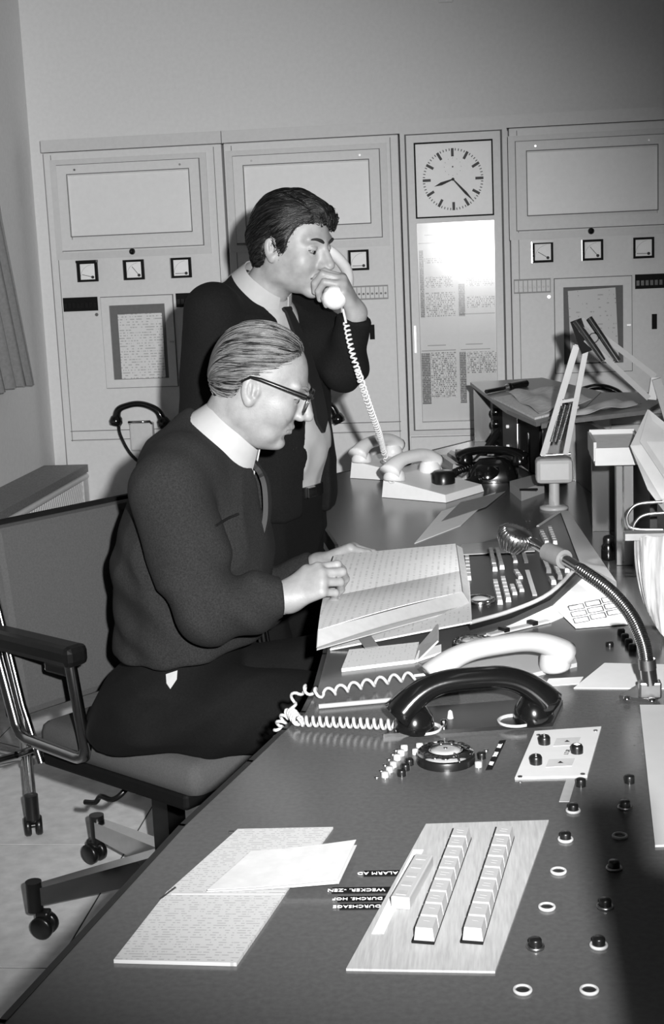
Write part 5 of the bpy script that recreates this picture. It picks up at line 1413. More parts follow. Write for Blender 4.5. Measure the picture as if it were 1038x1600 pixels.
def collar_mb(c_, ax, fwd, rx, ry, h, tipdrop, gap=0.35, flare=0.016, back_up=0.0, n=40):
    """folded shirt collar: band round the neck, front gap, points hanging down at the front"""
    ax = Vector(ax).normalized(); fwd = Vector(fwd); fwd = (fwd-ax*fwd.dot(ax)).normalized(); sd = ax.cross(fwd)
    rows = [[], [], []]
    for i in range(n+1):
        t = i/n; a = gap+(2*PI-2*gap)*t
        fr = max(0, 1-min(t, 1-t)/0.17)              # 1 at the tips
        r1, r2 = rx, ry
        dirv = fwd*math.cos(a)*r1+sd*math.sin(a)*r2
        u = dirv.normalized()
        top = Vector(c_)+dirv+ax*(h*0.5+back_up*max(0, -math.cos(a))-0.010*fr)
        mid = Vector(c_)+dirv+u*flare*0.6-ax*(h*0.10)
        bot = Vector(c_)+dirv+u*flare*(1.0+0.3*fr)-ax*(h*0.5+tipdrop*fr**1.5)+fwd*0.012*fr
        rows[0].append(top); rows[1].append(mid); rows[2].append(bot)
    return MB().sheet(rows, 0.003)

def strands(name, fn, C, axis, par, material, seeds, n, steps, step, r, seed, lift=0.0012, wob=0.0):
    """fine locks laid along the combing direction on the hair surface"""
    rs = np.random.RandomState(seed); P = seeds[rs.randint(0, len(seeds), n)].astype(np.float32); a = vn(axis); a /= np.linalg.norm(a)
    path = []; e = 0.0015
    w_ = rs.randn(n, 3).astype(np.float32)*wob
    lf = (lift*(0.2+rs.rand(n))).astype(np.float32)
    for k in range(steps):
        d0 = fn(P); G = np.stack([fn(P+V3(e, 0, 0))-d0, fn(P+V3(0, e, 0))-d0, fn(P+V3(0, 0, e))-d0], 1); G /= np.maximum(np.linalg.norm(G, axis=1, keepdims=True), 1e-9)
        P = P-G*np.clip(d0-lf, -0.006, 0.006)[:, None]; path.append(P.copy())
        t = a-G*(G @ a)[:, None]+w_; t /= np.maximum(np.linalg.norm(t, axis=1, keepdims=True), 1e-9); P = P+t*step
    path = np.stack(path, 1)
    T = np.gradient(path, axis=1); T /= np.maximum(np.linalg.norm(T, axis=2, keepdims=True), 1e-9)
    U = np.cross(T, np.array([0.3, 0.5, 0.8])); U /= np.maximum(np.linalg.norm(U, axis=2, keepdims=True), 1e-9); W = np.cross(T, U)
    prof = (np.sin(np.linspace(0.12, PI-0.08, steps))**0.6*r)[None, :, None]
    ring = np.stack([path+prof*(U*math.cos(q)+W*math.sin(q)) for q in (0, 2*PI/3, 4*PI/3)], 2)
    V = ring.reshape(-1, 3); idx = np.arange(n*steps*3).reshape(n, steps, 3)
    F = np.stack([idx[:, :-1, :], np.roll(idx, -1, 2)[:, :-1, :], np.roll(idx, -1, 2)[:, 1:, :], idx[:, 1:, :]], -1).reshape(-1, 4)
    o = surf_obj(name, [(V, F)], material, par); o['kind'] = 'stuff'
    return o
def hit(px, py, fn, y0=2.0):
    """first point on the surface fn along the ray through a pixel"""
    d = ray(px, py); d.normalize(); t = y0/d.y*0.9
    for _ in range(200):
        p = Vector((0, 0, CAM_H))+d*t; q = float(fn(np.array([p], dtype=np.float32))[0])
        if q < 0.0008: break
        t += max(q*0.6, 0.0008)
    return p

# =================================================================== the seated man
def P_(px, py, y): return ony(px, py, y)
SY = 2.75
seat_man = thing('person', 'seated man in a dark knit cardigan and glasses reading a log book', 'person', (-0.68, SY, 0))
HC = P_(408, 600, SY-0.005); HR = rotm(math.radians(4), math.radians(25), math.radians(2))
HCn = vn(HC)
def tohead(P, C, R, s=1.0): return ((P-C) @ R)/s
hf = head_fn(True)
neck_a = HCn+HR @ V3(-0.030, 0, -0.06); neck_b = vn(P_(338, 700, SY+0.01))
def f_head(P):
    d = hf(tohead(P, HCn, HR, HS1))*HS1
    d = smin(d, s_cap(P, neck_a, neck_b, 0.052, 0.060), 0.022)
    return d
fm = [masked(f_head, HCn-0.19, HCn+0.15)]
# arms and hands
r_sh, r_el, r_wr = P_(268, 765, SY-0.17), P_(318, 955, SY-0.235), P_(446, 934, SY-0.20)
rd = (P_(500, 905, SY-0.20)-r_wr)
rcaps, _ = hand_caps(r_wr, rd, (-0.25, -0.75, 0.62), [(35, 55, 30), (42, 60, 32), (50, 62, 35), (55, 65, 35)], thumb=(Vector((0.55, 0.15, 0.5)), Vector((1.0, 0.1, 0.0)), Vector((1.0, 0.1, -0.25))), s=0.92)
rh = hand_fn(rcaps)
def f_rh(P): return smin(rh(P), s_cap(P, r_wr-(r_wr-r_el).normalized()*0.10, r_wr+(r_wr-r_el).normalized()*0.01, 0.030, 0.0265), 0.02)
b0, b1 = bounds(rcaps, 0.01); b0 = np.minimum(b0, vn(r_wr)-0.11)
fm.append(masked(f_rh, b0, b1)); LO, HI = b0.copy(), b1.copy()
l_sh, l_el, l_wr = P_(300, 760, SY+0.20), P_(400, 940, SY+0.24), P_(497, 884, SY+0.21)
ld = P_(556, 859, SY+0.205)-l_wr
lcaps, _ = hand_caps(l_wr, ld, (0.1, 0.35, 1.0), [(36, 28, 16), (38, 28, 16), (40, 30, 16), (42, 30, 16)], left=True, spread=0.1, thumb=(Vector((0.6, -0.5, -0.1)), Vector((0.9, -0.3, -0.2)), Vector((1, 0, -0.3))))
lh = hand_fn(lcaps)
def f_lh(P): return smin(lh(P), s_cap(P, l_wr-(l_wr-l_el).normalized()*0.10, l_wr, 0.029, 0.026), 0.02)
b0, b1 = bounds(lcaps, 0.01); b0 = np.minimum(b0, vn(l_wr)-0.11)
fm.append(masked(f_lh, b0, b1))
def core_fn(pts_list):
    def fn(P):
        d = None
        for pts, rs in pts_list:
            q = limb(P, pts, rs, 0.02); d = q if d is None else smin(d, q, 0.02)
        return d
    return fn
def body_mesh(fm, core, lo, hi, h):
    def fn(P):
        d = core(P)
        for f_ in fm: d = smin(d, f_(P), 0.004)
        return d
    return surf(fn, lo, hi, h)
chest = Vector(neck_b)-Vector((0.05, 0, 0.12))
cf = core_fn([([Vector(neck_b), chest], [0.055, 0.07]), ([chest, r_sh, r_el, r_wr-(r_wr-r_el).normalized()*0.03], [0.06, 0.045, 0.038, 0.028]), ([chest, l_sh, l_el, l_wr-(l_wr-l_el).normalized()*0.03], [0.06, 0.045, 0.038, 0.028])])
LO = np.minimum(LO, np.min([vn(p) for p in (r_el, l_el, chest, r_sh, l_sh)], 0)-0.08); HI = np.maximum(np.maximum(HI, b1), HCn+0.15)
body = surf_obj('body', [body_mesh(fm, cf, LO, HI, 0.0023)], M_SKIN, seat_man)
# torso in cardigan
sp0, sp1, sp2, sp3 = P_(268, 1080, SY+0.02), P_(300, 990, SY+0.02), P_(303, 870, SY+0.02), P_(312, 775, SY+0.02)
nk = P_(340, 690, SY+0.01)
def wide(P, cy_, s_): Q = P.copy(); Q[:, 1] = (Q[:, 1]-cy_)*s_+cy_; return Q
nax = (HC-Vector(neck_b)).normalized()
COL1, CAX1 = P_(357, 678, SY), Vector((0.66, 0, 0.75)).normalized()
def f_card(P):
    Q = wide(P, SY+0.02, 0.74)
    d = limb(Q, [P_(285, 1035, SY+0.02), sp1, sp2, sp3], [0.132, 0.140, 0.146, 0.128], 0.06)
    d = smin(d, s_cap(P, P_(285, 735, SY-0.13), P_(300, 735, SY+0.17), 0.068, 0.066), 0.07)
    d = smin(d, s_cap(P, P_(318, 715, SY+0.01), P_(326, 690, SY+0.01), 0.098, 0.072), 0.05)
    hem = P[:, 2]-(vn(P_(300, 1030, SY-0.13))[2]+0.007*np.sin((P[:, 0]+0.6)*11)+0.06*np.maximum(P[:, 0]+0.62, 0))
    d = smax(d, -hem, 0.012)
    # V opening at the front
    fz = vn(P_(392, 735, SY))[2]; fx = P[:, 0]-vn(P_(350, 735, SY))[0]
    t_ = np.clip((fz+0.03-P[:, 2])/0.22, 0, 1); vw = 0.055*(1-t_)
    v_ = np.maximum(np.abs(P[:, 1]-(SY+0.02))-vw, -fx+0.03); v_ = np.maximum(v_, (fz-0.11)-P[:, 2])
    d = smax(d, -v_, 0.006)
    ra = limb(P, [r_sh, r_sh.lerp(r_el, 0.5), r_el], [0.078, 0.070, 0.058], 0.05)
    ra = smin(ra, limb(P, [r_el, r_el.lerp(r_wr, 0.55), r_wr-(r_wr-r_el).normalized()*0.012], [0.058, 0.049, 0.036], 0.03), 0.022)
    ra = smax(ra, (P-vn(r_wr-(r_wr-r_el).normalized()*0.008)) @ vn((r_wr-r_el).normalized()), 0.004)
    la = limb(P, [l_sh, l_el], [0.074, 0.056], 0.03); la = smin(la, s_cap(P, l_el, l_wr-(l_wr-l_el).normalized()*0.02, 0.055, 0.036), 0.03)
    la = smax(la, (P-vn(l_wr-(l_wr-l_el).normalized()*0.008)) @ vn((l_wr-l_el).normalized()), 0.004)
    # the arm lies against the trunk with a visible crease
    d = smin(d, ra, 0.010); d = smin(d, la, 0.02)
    d = smax(d, (P-vn(COL1)) @ vn(CAX1)+0.012, 0.006)
    # folds: diagonal at the elbow and flank
    fe = 1.6*np.exp(-(np.linalg.norm(P-vn(r_el.lerp(r_wr, 0.25)), axis=1)/0.11)**2)
    g = np.sin((P[:, 0]*70+P[:, 2]*55)+4*vnoise(P, 9))
    fl_ = np.exp(-((P[:, 0]+0.72)/0.06)**2-((P[:, 2]-0.78)/0.16)**2)
    g2 = np.sin(P[:, 0]*45+P[:, 2]*75+3*vnoise(P, 8))
    bk = np.exp(-(np.linalg.norm(P-vn(r_sh)-V3(0.07, 0, -0.12), axis=1)/0.07)**2); g3 = np.sin(P[:, 0]*60-P[:, 2]*60)
    return d-folds(P, 10, 0.006)+0.0038*fe*g+0.0045*fl_*g2+0.003*bk*g3
card = surf_obj('cardigan', [surf(f_card, vn(P_(150, 1100, SY))-V3(0, 0.42, 0.05), vn(P_(520, 600, SY))+V3(0, 0.42, 0.05), 0.0048)], M_KNIT, seat_man)
band = MB()
wl_ = MB(); wl_.tube([hit(x, y, f_card)-ray(x, y)*0.001 for x, y in ((337, 822), (347, 815), (358, 809), (373, 803))], 0.0026, 6); obj('pocket_welt', wl_, M_CLOTH, seat_man)
# shirt: collar plus front under the V
csh = collar_mb(COL1, CAX1, (1, 0, -1), 0.068, 0.064, 0.052, 0.034, gap=0.30, flare=0.018)
obj('shirt_collar', csh, M_SHIRT, seat_man)
def f_sh(P):
    Q = wide(P, SY+0.02, 0.74)
    d = limb(Q, [sp1, sp2, sp3], [0.125, 0.132, 0.113], 0.05)
    d = smin(d, s_cap(P, P_(322, 712, SY+0.01), P_(334, 690, SY+0.01), 0.085, 0.060), 0.05)
    return smax(d, vn(P_(300, 975, SY))[2]-P[:, 2], 0.0)
shm = surf_obj('shirt', [surf(f_sh, vn(P_(170, 1010, SY))-V3(0, 0.25, 0), vn(P_(470, 640, SY))+V3(0, 0.25, 0), 0.008)], M_SHIRT, seat_man)
tk = P_(396, 722, SY)
tp = [tk, tk+Vector((0.018, 0, -0.028)), tk+Vector((0.024, 0.0, -0.06)), tk+Vector((0.022, 0.0, -0.11)), tk+Vector((0.008, 0, -0.16))]
def ribbon(pts, ws, th, side=(0, 1, 0)):
    m_ = MB(); side = Vector(side).normalized(); g = []
    for p, w__ in zip(pts, ws): g.append([Vector(p)-side*w__, Vector(p), Vector(p)+side*w__])
    return MB().sheet(g, th)
tm_ = ribbon(spline(tp, 5), [0.014, 0.013, 0.011, 0.010, 0.012]+[0.016+0.001*i for i in range(16)], 0.010)
obj('tie', tm_, M_TIE, seat_man)
# cuffs
cu_d = (r_wr-r_el).normalized()
obj('shirt_cuff', MB().lathe(r_wr-cu_d*0.014, [(0.0300, 0), (0.0315, 0.0), (0.031, 0.010), (0.0295, 0.010)], axis=cu_d, n=28), M_SHIRT, seat_man)
# trousers
rhp, rkn, ran = P_(250, 1110, SY-0.09), Vector((-0.30, SY-0.12, 0.565)), Vector((-0.24, SY-0.13, 0.10))
lhp, lkn, lan = P_(275, 1100, SY+0.13), Vector((-0.215, SY+0.17, 0.585)), Vector((-0.17, SY+0.18, 0.10))
def f_tr(P):
    Q = wide(P, SY+0.02, 0.72)
    d = limb(Q, [P_(266, 1092, SY+0.02), P_(288, 1030, SY+0.02)], [0.124, 0.112], 0.04)
    d = smin(d, s_ell(P, P_(228, 1118, SY+0.02), (0.115, 0.165, 0.085)), 0.05)
    for h_, k_, a_ in ((rhp, rkn, ran), (lhp, lkn, lan)):
        d = smin(d, s_cap(P, h_, k_, 0.098, 0.070), 0.04); d = smin(d, s_cap(P, k_, a_, 0.068, 0.052), 0.02)
    d = smax(d, -(P[:, 2]-0.065), 0.0); d = smax(d, P[:, 2]-vn(P_(290, 985, SY))[2], 0.004)
    d = smax(d, 0.487-P[:, 2]-10*np.maximum(P[:, 0]+0.285, 0), 0.006)      # flattened where he sits
    g = np.sin(P[:, 0]*38-P[:, 2]*60+4*vnoise(P, 7)); m_ = np.exp(-((P[:, 0]+0.62)/0.13)**2)
    return d-folds(P, 9, 0.010)+0.0065*g*m_
surf_obj('trousers', [surf(f_tr, (-1.0, SY-0.36, 0.04), (-0.06, SY+0.40, 0.72), 0.0062)], M_TROU, seat_man)
tg = MB().slab([hit(x, y, lambda P: np.minimum(f_tr(P), f_card(P)))-ray(x, y)*0.003 for x, y in ((259, 1054), (260, 1068), (266, 1077), (276, 1062), (277, 1048))], 0.002)
obj('pocket_tag', tg, M_SHIRT, seat_man)
def shoe_fn(a, fw):
    fw = Vector(fw).normalized()
    def fn(P):
        d = s_cap(P, a+Vector((0, 0, -0.055)), a+fw*0.06+Vector((0, 0, -0.060)), 0.042, 0.040)
        d = smin(d, s_cap(P, a+fw*0.06+Vector((0, 0, -0.062)), a+fw*0.16+Vector((0, 0, -0.068)), 0.040, 0.034), 0.03)
        return smax(d, 0.002-P[:, 2], 0.004)
    return fn
for a in (ran, lan): surf_obj('shoe', [surf(shoe_fn(a, (1, 0, 0)), vn(a)-V3(0.08, 0.08, 0.11), vn(a)+V3(0.25, 0.08, 0.03), 0.005)], M_BLACK, seat_man)
# hair: combed straight back
hl = [(0.092, 0.100), (0.078, 0.090), (0.050, 0.075), (0.030, 0.050), (0.016, 0.032), (0.000, 0.030), (-0.020, 0.014), (-0.034, -0.010), (-0.045, -0.048), (-0.075, -0.066), (-0.12, -0.066)]
def f_hair_old(P):
    L = tohead(P, HCn, HR, HS1)
    d = s_ell(L, (-0.012, 0, 0.036), (0.1055, 0.082, 0.094))
    d = smin(d, s_ell(L, (-0.055, 0, -0.01), (0.052, 0.066, 0.065)), 0.04)
    ay = np.abs(L[:, 1])
    h_ = hairline(L, hl)-0.012*np.clip((0.05-ay)/0.05, 0, 1)*(L[:, 0] > 0.03)
    h_ = h_+0.010*vnoise(L, 120)+0.010*vnoise(L, 50)
    up = np.clip(h_/0.035, 0, 1)
    d = d+0.008*(1-up)
    u_, v_ = comb_uv(L, 0.0, math.radians(-22))
    d = d-0.0032*vnoise(np.stack([u_*6, v_*160, v_*0], 1), 1.0)*up-0.004*vnoise(np.stack([u_*12, v_*45, v_*0+4], 1), 1.0)*up
    return smax(d, -h_*0.7, 0.003)
hv_, hf_ = surf(f_hair_old, HCn-0.16, HCn+0.16, 0.0021)
ho = surf_obj('hair', [(hv_, hf_)], hair_mat('hair_grey', 18, 128, 0), seat_man)
L = ((hv_-HCn) @ HR)/HS1
u_, v_ = comb_uv(L, 0.0, math.radians(-22)); add_comb(ho, np.stack([u_*16, v_*330, v_*0], 1))
ax1 = HR @ V3(-math.cos(math.radians(22)), 0, -math.sin(math.radians(22)))
sd1 = hv_[(f_hair_old(hv_.astype(np.float32)) < 0.003) & (L[:, 0] > -0.07)]
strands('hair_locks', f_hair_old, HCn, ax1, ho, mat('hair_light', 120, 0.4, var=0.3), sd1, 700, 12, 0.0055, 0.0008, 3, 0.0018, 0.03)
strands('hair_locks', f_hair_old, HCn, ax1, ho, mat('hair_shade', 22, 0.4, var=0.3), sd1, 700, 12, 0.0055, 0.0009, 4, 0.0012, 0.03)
# eyes, brows
def loc2w(C, R, p, s=None):
    s = s or (HS1 if C is HCn else HS2)
    return Vector(tuple(C+R @ (V3(*p)*s)))
def eye_parts(par, C, R, dark, lid=True, browc=45):
    for s_ in (1, -1):
        e = MB(); c_ = loc2w(C, R, (0.0768, 0.031*s_, 0.0020)); f_ = loc2w(C, R, (1.0768, 0.031*s_+0.05*s_, 0.0020-0.12*1))-c_
        e.lathe(c_, [(0.0001, 0.0125), (0.006, 0.0109), (0.0095, 0.008), (0.0115, 0.004), (0.0118, 0.0)], axis=f_, n=18)
        eo = obj('eye', e, mat('eye_white', 105, 0.4), par)
        obj('iris', MB().lathe(c_+f_.normalized()*0.0105, [(0.0001, 0.0022), (0.003, 0.0019), (0.0056, 0.0008), (0.006, -0.001)], axis=f_, n=14), M_BLACK, eo)
        lidm = MB()
        pts = [loc2w(C, R, (0.0862+q[0], (0.031+q[1])*s_, 0.0095+q[2])) for q in ((-0.006, -0.013, -0.005), (0.002, -0.005, -0.001), (0.0035, 0.0, 0.0), (0.001, 0.007, -0.002), (-0.008, 0.0145, -0.006))]
        lidm.tube(spline(pts, 4), 0.0013, 6); obj('upper_lid', lidm, mat('lash', 50, 0.7), eo)
        b = MB(); pts = [loc2w(C, R, (x, y*s_, z)) for x, y, z in ((0.0975, 0.012, 0.026), (0.096, 0.024, 0.031), (0.0895, 0.038, 0.0335), (0.077, 0.052, 0.029))]
        b.tube(spline(pts, 5), [0.0028, 0.0032, 0.0036, 0.0038, 0.004, 0.0042, 0.0042, 0.004, 0.0038, 0.0036, 0.0034, 0.003, 0.0026, 0.002, 0.0016, 0.001], 6)
        obj('eyebrow', b, mat('brow_%d' % browc, browc, 0.8, var=0.3, scale=300), par)
eye_parts(seat_man, HCn, HR, 60, browc=110)
# glasses
gs = thing('eyeglasses', 'black-rimmed eyeglasses worn by the seated man', 'glasses', loc2w(HCn, HR, (0.1, 0, 0.01)))
def hw(*p): return loc2w(HCn, HR, p)
for s_ in (1, -1):
    obj('temple', MB().tube([hw(0.101, 0.069*s_, 0.022), hw(0.06, 0.079*s_, 0.022), hw(0.0, 0.084*s_, 0.021), hw(-0.022, 0.0815*s_, 0.017), hw(-0.036, 0.078*s_, 0.000)], [0.0046, 0.0046, 0.0042, 0.0032, 0.0022], 8), M_BLACK, gs)
    ring = [(0.109-0.10*max(0, abs(y)-0.035)**1*1.0, y*s_, z) for y, z in ((0.010, 0.016), (0.022, 0.022), (0.045, 0.024), (0.064, 0.021), (0.066, 0.008), (0.058, -0.010), (0.042, -0.018), (0.024, -0.016), (0.012, -0.004))]
    rp = [hw(*q) for q in ring]
    obj('rim', MB().tube(rp, 0.0018, 6, closed=True), M_STEEL, gs)
    obj('brow_bar', MB().tube([rp[0], rp[1], rp[2], rp[3], hw(0.103, 0.069*s_, 0.022)], 0.0034, 8), M_BLACK, gs)
    obj('lens', MB().add(rp, [tuple(range(len(rp)))]), M_GLASS, gs)
obj('bridge', MB().tube([hw(0.109, 0.012, 0.012), hw(0.114, 0.0, 0.016), hw(0.109, -0.012, 0.012)], 0.0022, 6), M_STEEL, gs)

# log book held in his hands
lbk = thing('log_book', 'large open log book with typed columns held by the seated man', 'book', dk(620, 980))
bp0, bp1 = P_(522, 868, SY+0.10), onz(712, 850, ZD+0.075)      # far edge left, right
n0, n1 = P_(497, 985, SY-0.40), onz(722, 925, ZD+0.050)        # near edge
def page(tl, tr_, br, bl, sag, wave, nr=12, nc=16):
    g = []
    for i in range(nr):
        v = i/(nr-1); row = []
        for j in range(nc):
            u = j/(nc-1); p = (tl*(1-u)+tr_*u)*(1-v)+(bl*(1-u)+br*u)*v
            p = p+Vector((0, 0, wave*math.sin(u*PI)*(v)-sag*math.sin(v*PI)))
            row.append(p)
        g.append(row)
    return g
midL, midR = P_(505, 935, SY-0.16), onz(718, 893, ZD+0.055)
lm = paper_mat('log_typing', 202, 115, 260, 0, 60, 0.25, 0.5, 0.4)
lm = paper_mat('log_typing2', 202, 110, 85, 0, 260, 0.35, 0.52, 0.35)
obj('upper_page', MB().sheet(page(bp0, bp1, midR, midL, -0.004, 0.0), 0.002), lm, lbk)
obj('lower_page', MB().sheet(page(midL, midR, n1, n0, -0.004, 0.004), 0.002), lm, lbk)
cv = [P_(495, 1012, SY-0.43), onz(733, 945, ZD+0.030)]
obj('cover_edge', MB().sheet(page(n0, n1, cv[1], cv[0], 0.0, 0.006, 5, 16), 0.003), mat('card_cover', 165, 0.7), lbk)
obj('cover_back', MB().sheet(page(bp0+Vector((0, 0.004, -0.008)), bp1+Vector((0.012, 0.004, -0.008)), cv[1]+Vector((0, 0, -0.004)), cv[0]+Vector((0, 0, -0.004)), 0.0, 0.0, 5, 8), 0.002), mat('card_cover', 165, 0.7), lbk)
obj('page_side', MB().sheet([[bp1+Vector((0.002, 0, -0.003)), midR+Vector((0.002, 0, -0.003)), n1+Vector((0.002, 0, -0.003))], [bp1+Vector((0.014, 0, -0.010)), midR+Vector((0.016, 0, -0.012)), cv[1]+Vector((0.002, 0, 0.0))]], 0.002), mat('card_cover', 165, 0.7), lbk)
st_ = P_(632, 955, SY-0.2)

# =================================================================== the standing man
TY = 3.40
st_man = thing('person', 'standing man with dark hair and a moustache holding a white receiver to his ear', 'person', (-0.56, TY, 0))
BA = math.radians(-30); bf = Vector((math.cos(BA), math.sin(BA), 0)); br_ = Vector((bf.y, -bf.x, 0))   # facing, his right
TC = P_(458, 383, TY-0.02); TR = rotm(math.radians(-27), math.radians(14), math.radians(0))
TCn = vn(TC)
tf = head_fn(False)
tnb = vn(P_(405, 470, TY+0.02)); tna = TCn+TR @ V3(-0.028, 0, -0.06)
def f_head2(P):
    d = tf(tohead(P, TCn, TR, HS2))*HS2
    return smin(d, s_cap(P, tna, tnb, 0.052, 0.058), 0.022)
fm2 = [masked(f_head2, TCn-V3(0.20, 0.17, 0.19), TCn+0.15)]
# left hand holding the receiver
tl_sh, tl_el, tl_wr = P_(478, 500, TY+0.13), P_(538, 574, TY-0.02), P_(556, 490, TY-0.06)
hdv = P_(531, 437, TY-0.10)-tl_wr
tcaps, tj = hand_caps(tl_wr, hdv, (0.86, -0.15, 0.35), [(48, 62, 35), (52, 66, 38), (58, 68, 40), (62, 70, 40)], left=True, thumb=(Vector((-0.6, 0.2, 0.75)), Vector((-0.55, 0.15, 0.8)), Vector((-0.5, 0.1, 0.8))))
th_ = hand_fn(tcaps)
def f_th(P): return smin(th_(P), s_cap(P, tl_wr-(tl_wr-tl_el).normalized()*0.07, tl_wr, 0.030, 0.0265), 0.02)
b0, b1 = bounds(tcaps, 0.01); b0 = np.minimum(b0, vn(tl_wr)-0.10)
fm2.append(masked(f_th, b0, b1))
# right hand resting low
tr_sh, tr_el, tr_wr = P_(335, 490, TY-0.12), P_(318, 690, TY-0.08), P_(330, 800, TY-0.08)
rc2, _ = hand_caps(tr_wr, Vector((0.10, 0.0, -1.0)), (-0.3, -0.8, 0.1), [(15, 20, 12)]*4)
rb0, rb1 = bounds(rc2, 0.01); fm2.append(masked(hand_fn(rc2), rb0, rb1))
chest2 = Vector(tnb)-Vector((0, 0, 0.12))
cf2 = core_fn([([Vector(tnb), chest2], [0.052, 0.06]), ([chest2, tr_sh, tr_el, tr_wr], [0.055, 0.045, 0.036, 0.026]), ([chest2, tl_sh, tl_el, tl_wr-(tl_wr-tl_el).normalized()*0.03], [0.055, 0.045, 0.036, 0.028])])
allp = np.array([vn(p) for p in (tr_sh, tr_el, tr_wr, tl_sh, tl_el, chest2)])
surf_obj('body', [body_mesh(fm2, cf2, np.minimum(np.minimum(allp.min(0)-0.07, rb0), TCn-0.15), np.maximum(np.maximum(np.maximum(allp.max(0)+0.07, b1), rb1), TCn+0.15), 0.0026)], M_SKIN2, st_man)
tw0, tw1, tw2, tw3 = P_(424, 765, TY+0.01), P_(416, 690, TY+0.01), P_(404, 600, TY+0.02), P_(396, 520, TY+0.03)
def bw_(P, k=0.72):
    """squash along the shoulder line so that the trunk is wider than deep"""
    c_ = vn(tw2); q = P-c_; r_ = vn(br_); a = q @ r_; return P-(a*(1-k))[:, None]*r_
COL2, CAX2 = P_(413, 447, TY+0.01), (bf*0.62+Vector((0, 0, 0.78))).normalized()
def f_jk(P):
    Q = bw_(P)
    d = limb(Q, [tw0-Vector((0, 0, 0.06)), tw0, tw1, tw2, tw3], [0.118, 0.122, 0.128, 0.132, 0.116], 0.06)
    shl, shr = vn(tl_sh), vn(tr_sh)
    d = smin(d, s_cap(P, tr_sh, tl_sh-Vector((0, 0, -0.01)), 0.066, 0.062), 0.06)
    d = smin(d, s_cap(P, P_(398, 480, TY+0.03), P_(402, 455, TY+0.03), 0.092, 0.066), 0.05)
    # open front: a wedge that widens downwards, shifted to his left
    c_ = vn(tw2); q = P-c_; fwd_ = q @ vn(bf); lat = q @ vn(br_)
    zt = 1.40; t_ = np.clip((zt-P[:, 2])/0.42, 0, 1)
    wv = 0.050*(1-t_)+0.056*t_+0.012*np.sin(t_*6)
    v_ = np.maximum(np.abs(lat+0.018)-wv, -fwd_+0.02)
    d = smax(d, -v_, 0.006)
    d = smax(d, (P-vn(COL2)) @ vn(CAX2)+0.014, 0.006)
    ra = limb(P, [tr_sh, tr_el, tr_wr], [0.070, 0.056, 0.040], 0.03); ra = smax(ra, (P-vn(tr_wr)) @ vn((tr_wr-tr_el).normalized()), 0.004)
    la = limb(P, [tl_sh, tl_sh.lerp(tl_el, 0.5), tl_el], [0.066, 0.062, 0.052], 0.03); la = smin(la, s_cap(P, tl_el, tl_wr-(tl_wr-tl_el).normalized()*0.02, 0.053, 0.037), 0.02)
    la = smax(la, (P-vn(tl_wr-(tl_wr-tl_el).normalized()*0.012)) @ vn((tl_wr-tl_el).normalized()), 0.004)
    d = smin(d, ra, 0.012); d = smin(d, la, 0.018)
    hem = P[:, 2]-(tw0.z-0.055); d = smax(d, -hem, 0.01)
    fe = np.exp(-(np.linalg.norm(P-vn(tl_el), axis=1)/0.09)**2); g = np.sin(P[:, 0]*70+P[:, 2]*60+3*vnoise(P, 9))
    return d-folds(P, 9, 0.007)+0.005*fe*g
surf_obj('jacket', [surf(f_jk, (-0.86, TY-0.36, 0.80), (-0.24, TY+0.36, 1.50), 0.0055)], M_CLOTH, st_man)
def f_s2(P):
    Q = bw_(P)
    d = limb(Q, [tw0, tw1+bf*0.010, tw2, tw3], [0.108, 0.118, 0.118, 0.102], 0.06)
    d = smin(d, s_ell(P, tw1+bf*0.040-br_*0.02, (0.080, 0.10, 0.085)), 0.05)
    d = smin(d, s_cap(P, P_(400, 480, TY+0.03), P_(404, 458, TY+0.03), 0.080, 0.058), 0.05)
    d = smax(d, tw0.z-P[:, 2], 0.01)
    return d-folds(P, 16, 0.004)
surf_obj('shirt', [surf(f_s2, (-0.80, TY-0.30, 0.85), (-0.30, TY+0.30, 1.46), 0.006)], M_SHIRT, st_man)
nx2 = (Vector(tna)-Vector(tnb)).normalized()
obj('shirt_collar', collar_mb(COL2, CAX2, bf+Vector((0, 0, -0.8)), 0.066, 0.062, 0.050, 0.050, gap=0.26, flare=0.020), M_SHIRT, st_man)
c0 = COL2+bf*0.062-Vector((0, 0, 0.052))
def onchest(dz, k): return c0+Vector((0, 0, -dz))+bf*k-br_*(0.004+dz*0.02)
tpts = spline([onchest(0, 0.0), onchest(0.03, 0.016), onchest(0.09, 0.042), onchest(0.17, 0.068), onchest(0.24, 0.083), onchest(0.30, 0.090)], 5)
nT = len(tpts); ws = [0.015 if i < 2 else 0.011+0.011*min(1, (i-2)/15) for i in range(nT)]; ws[-1] = 0.002; ws[-2] = 0.010; ws[-3] = 0.018
obj('tie', ribbon(tpts, ws, 0.008, br_), M_TIE, st_man)
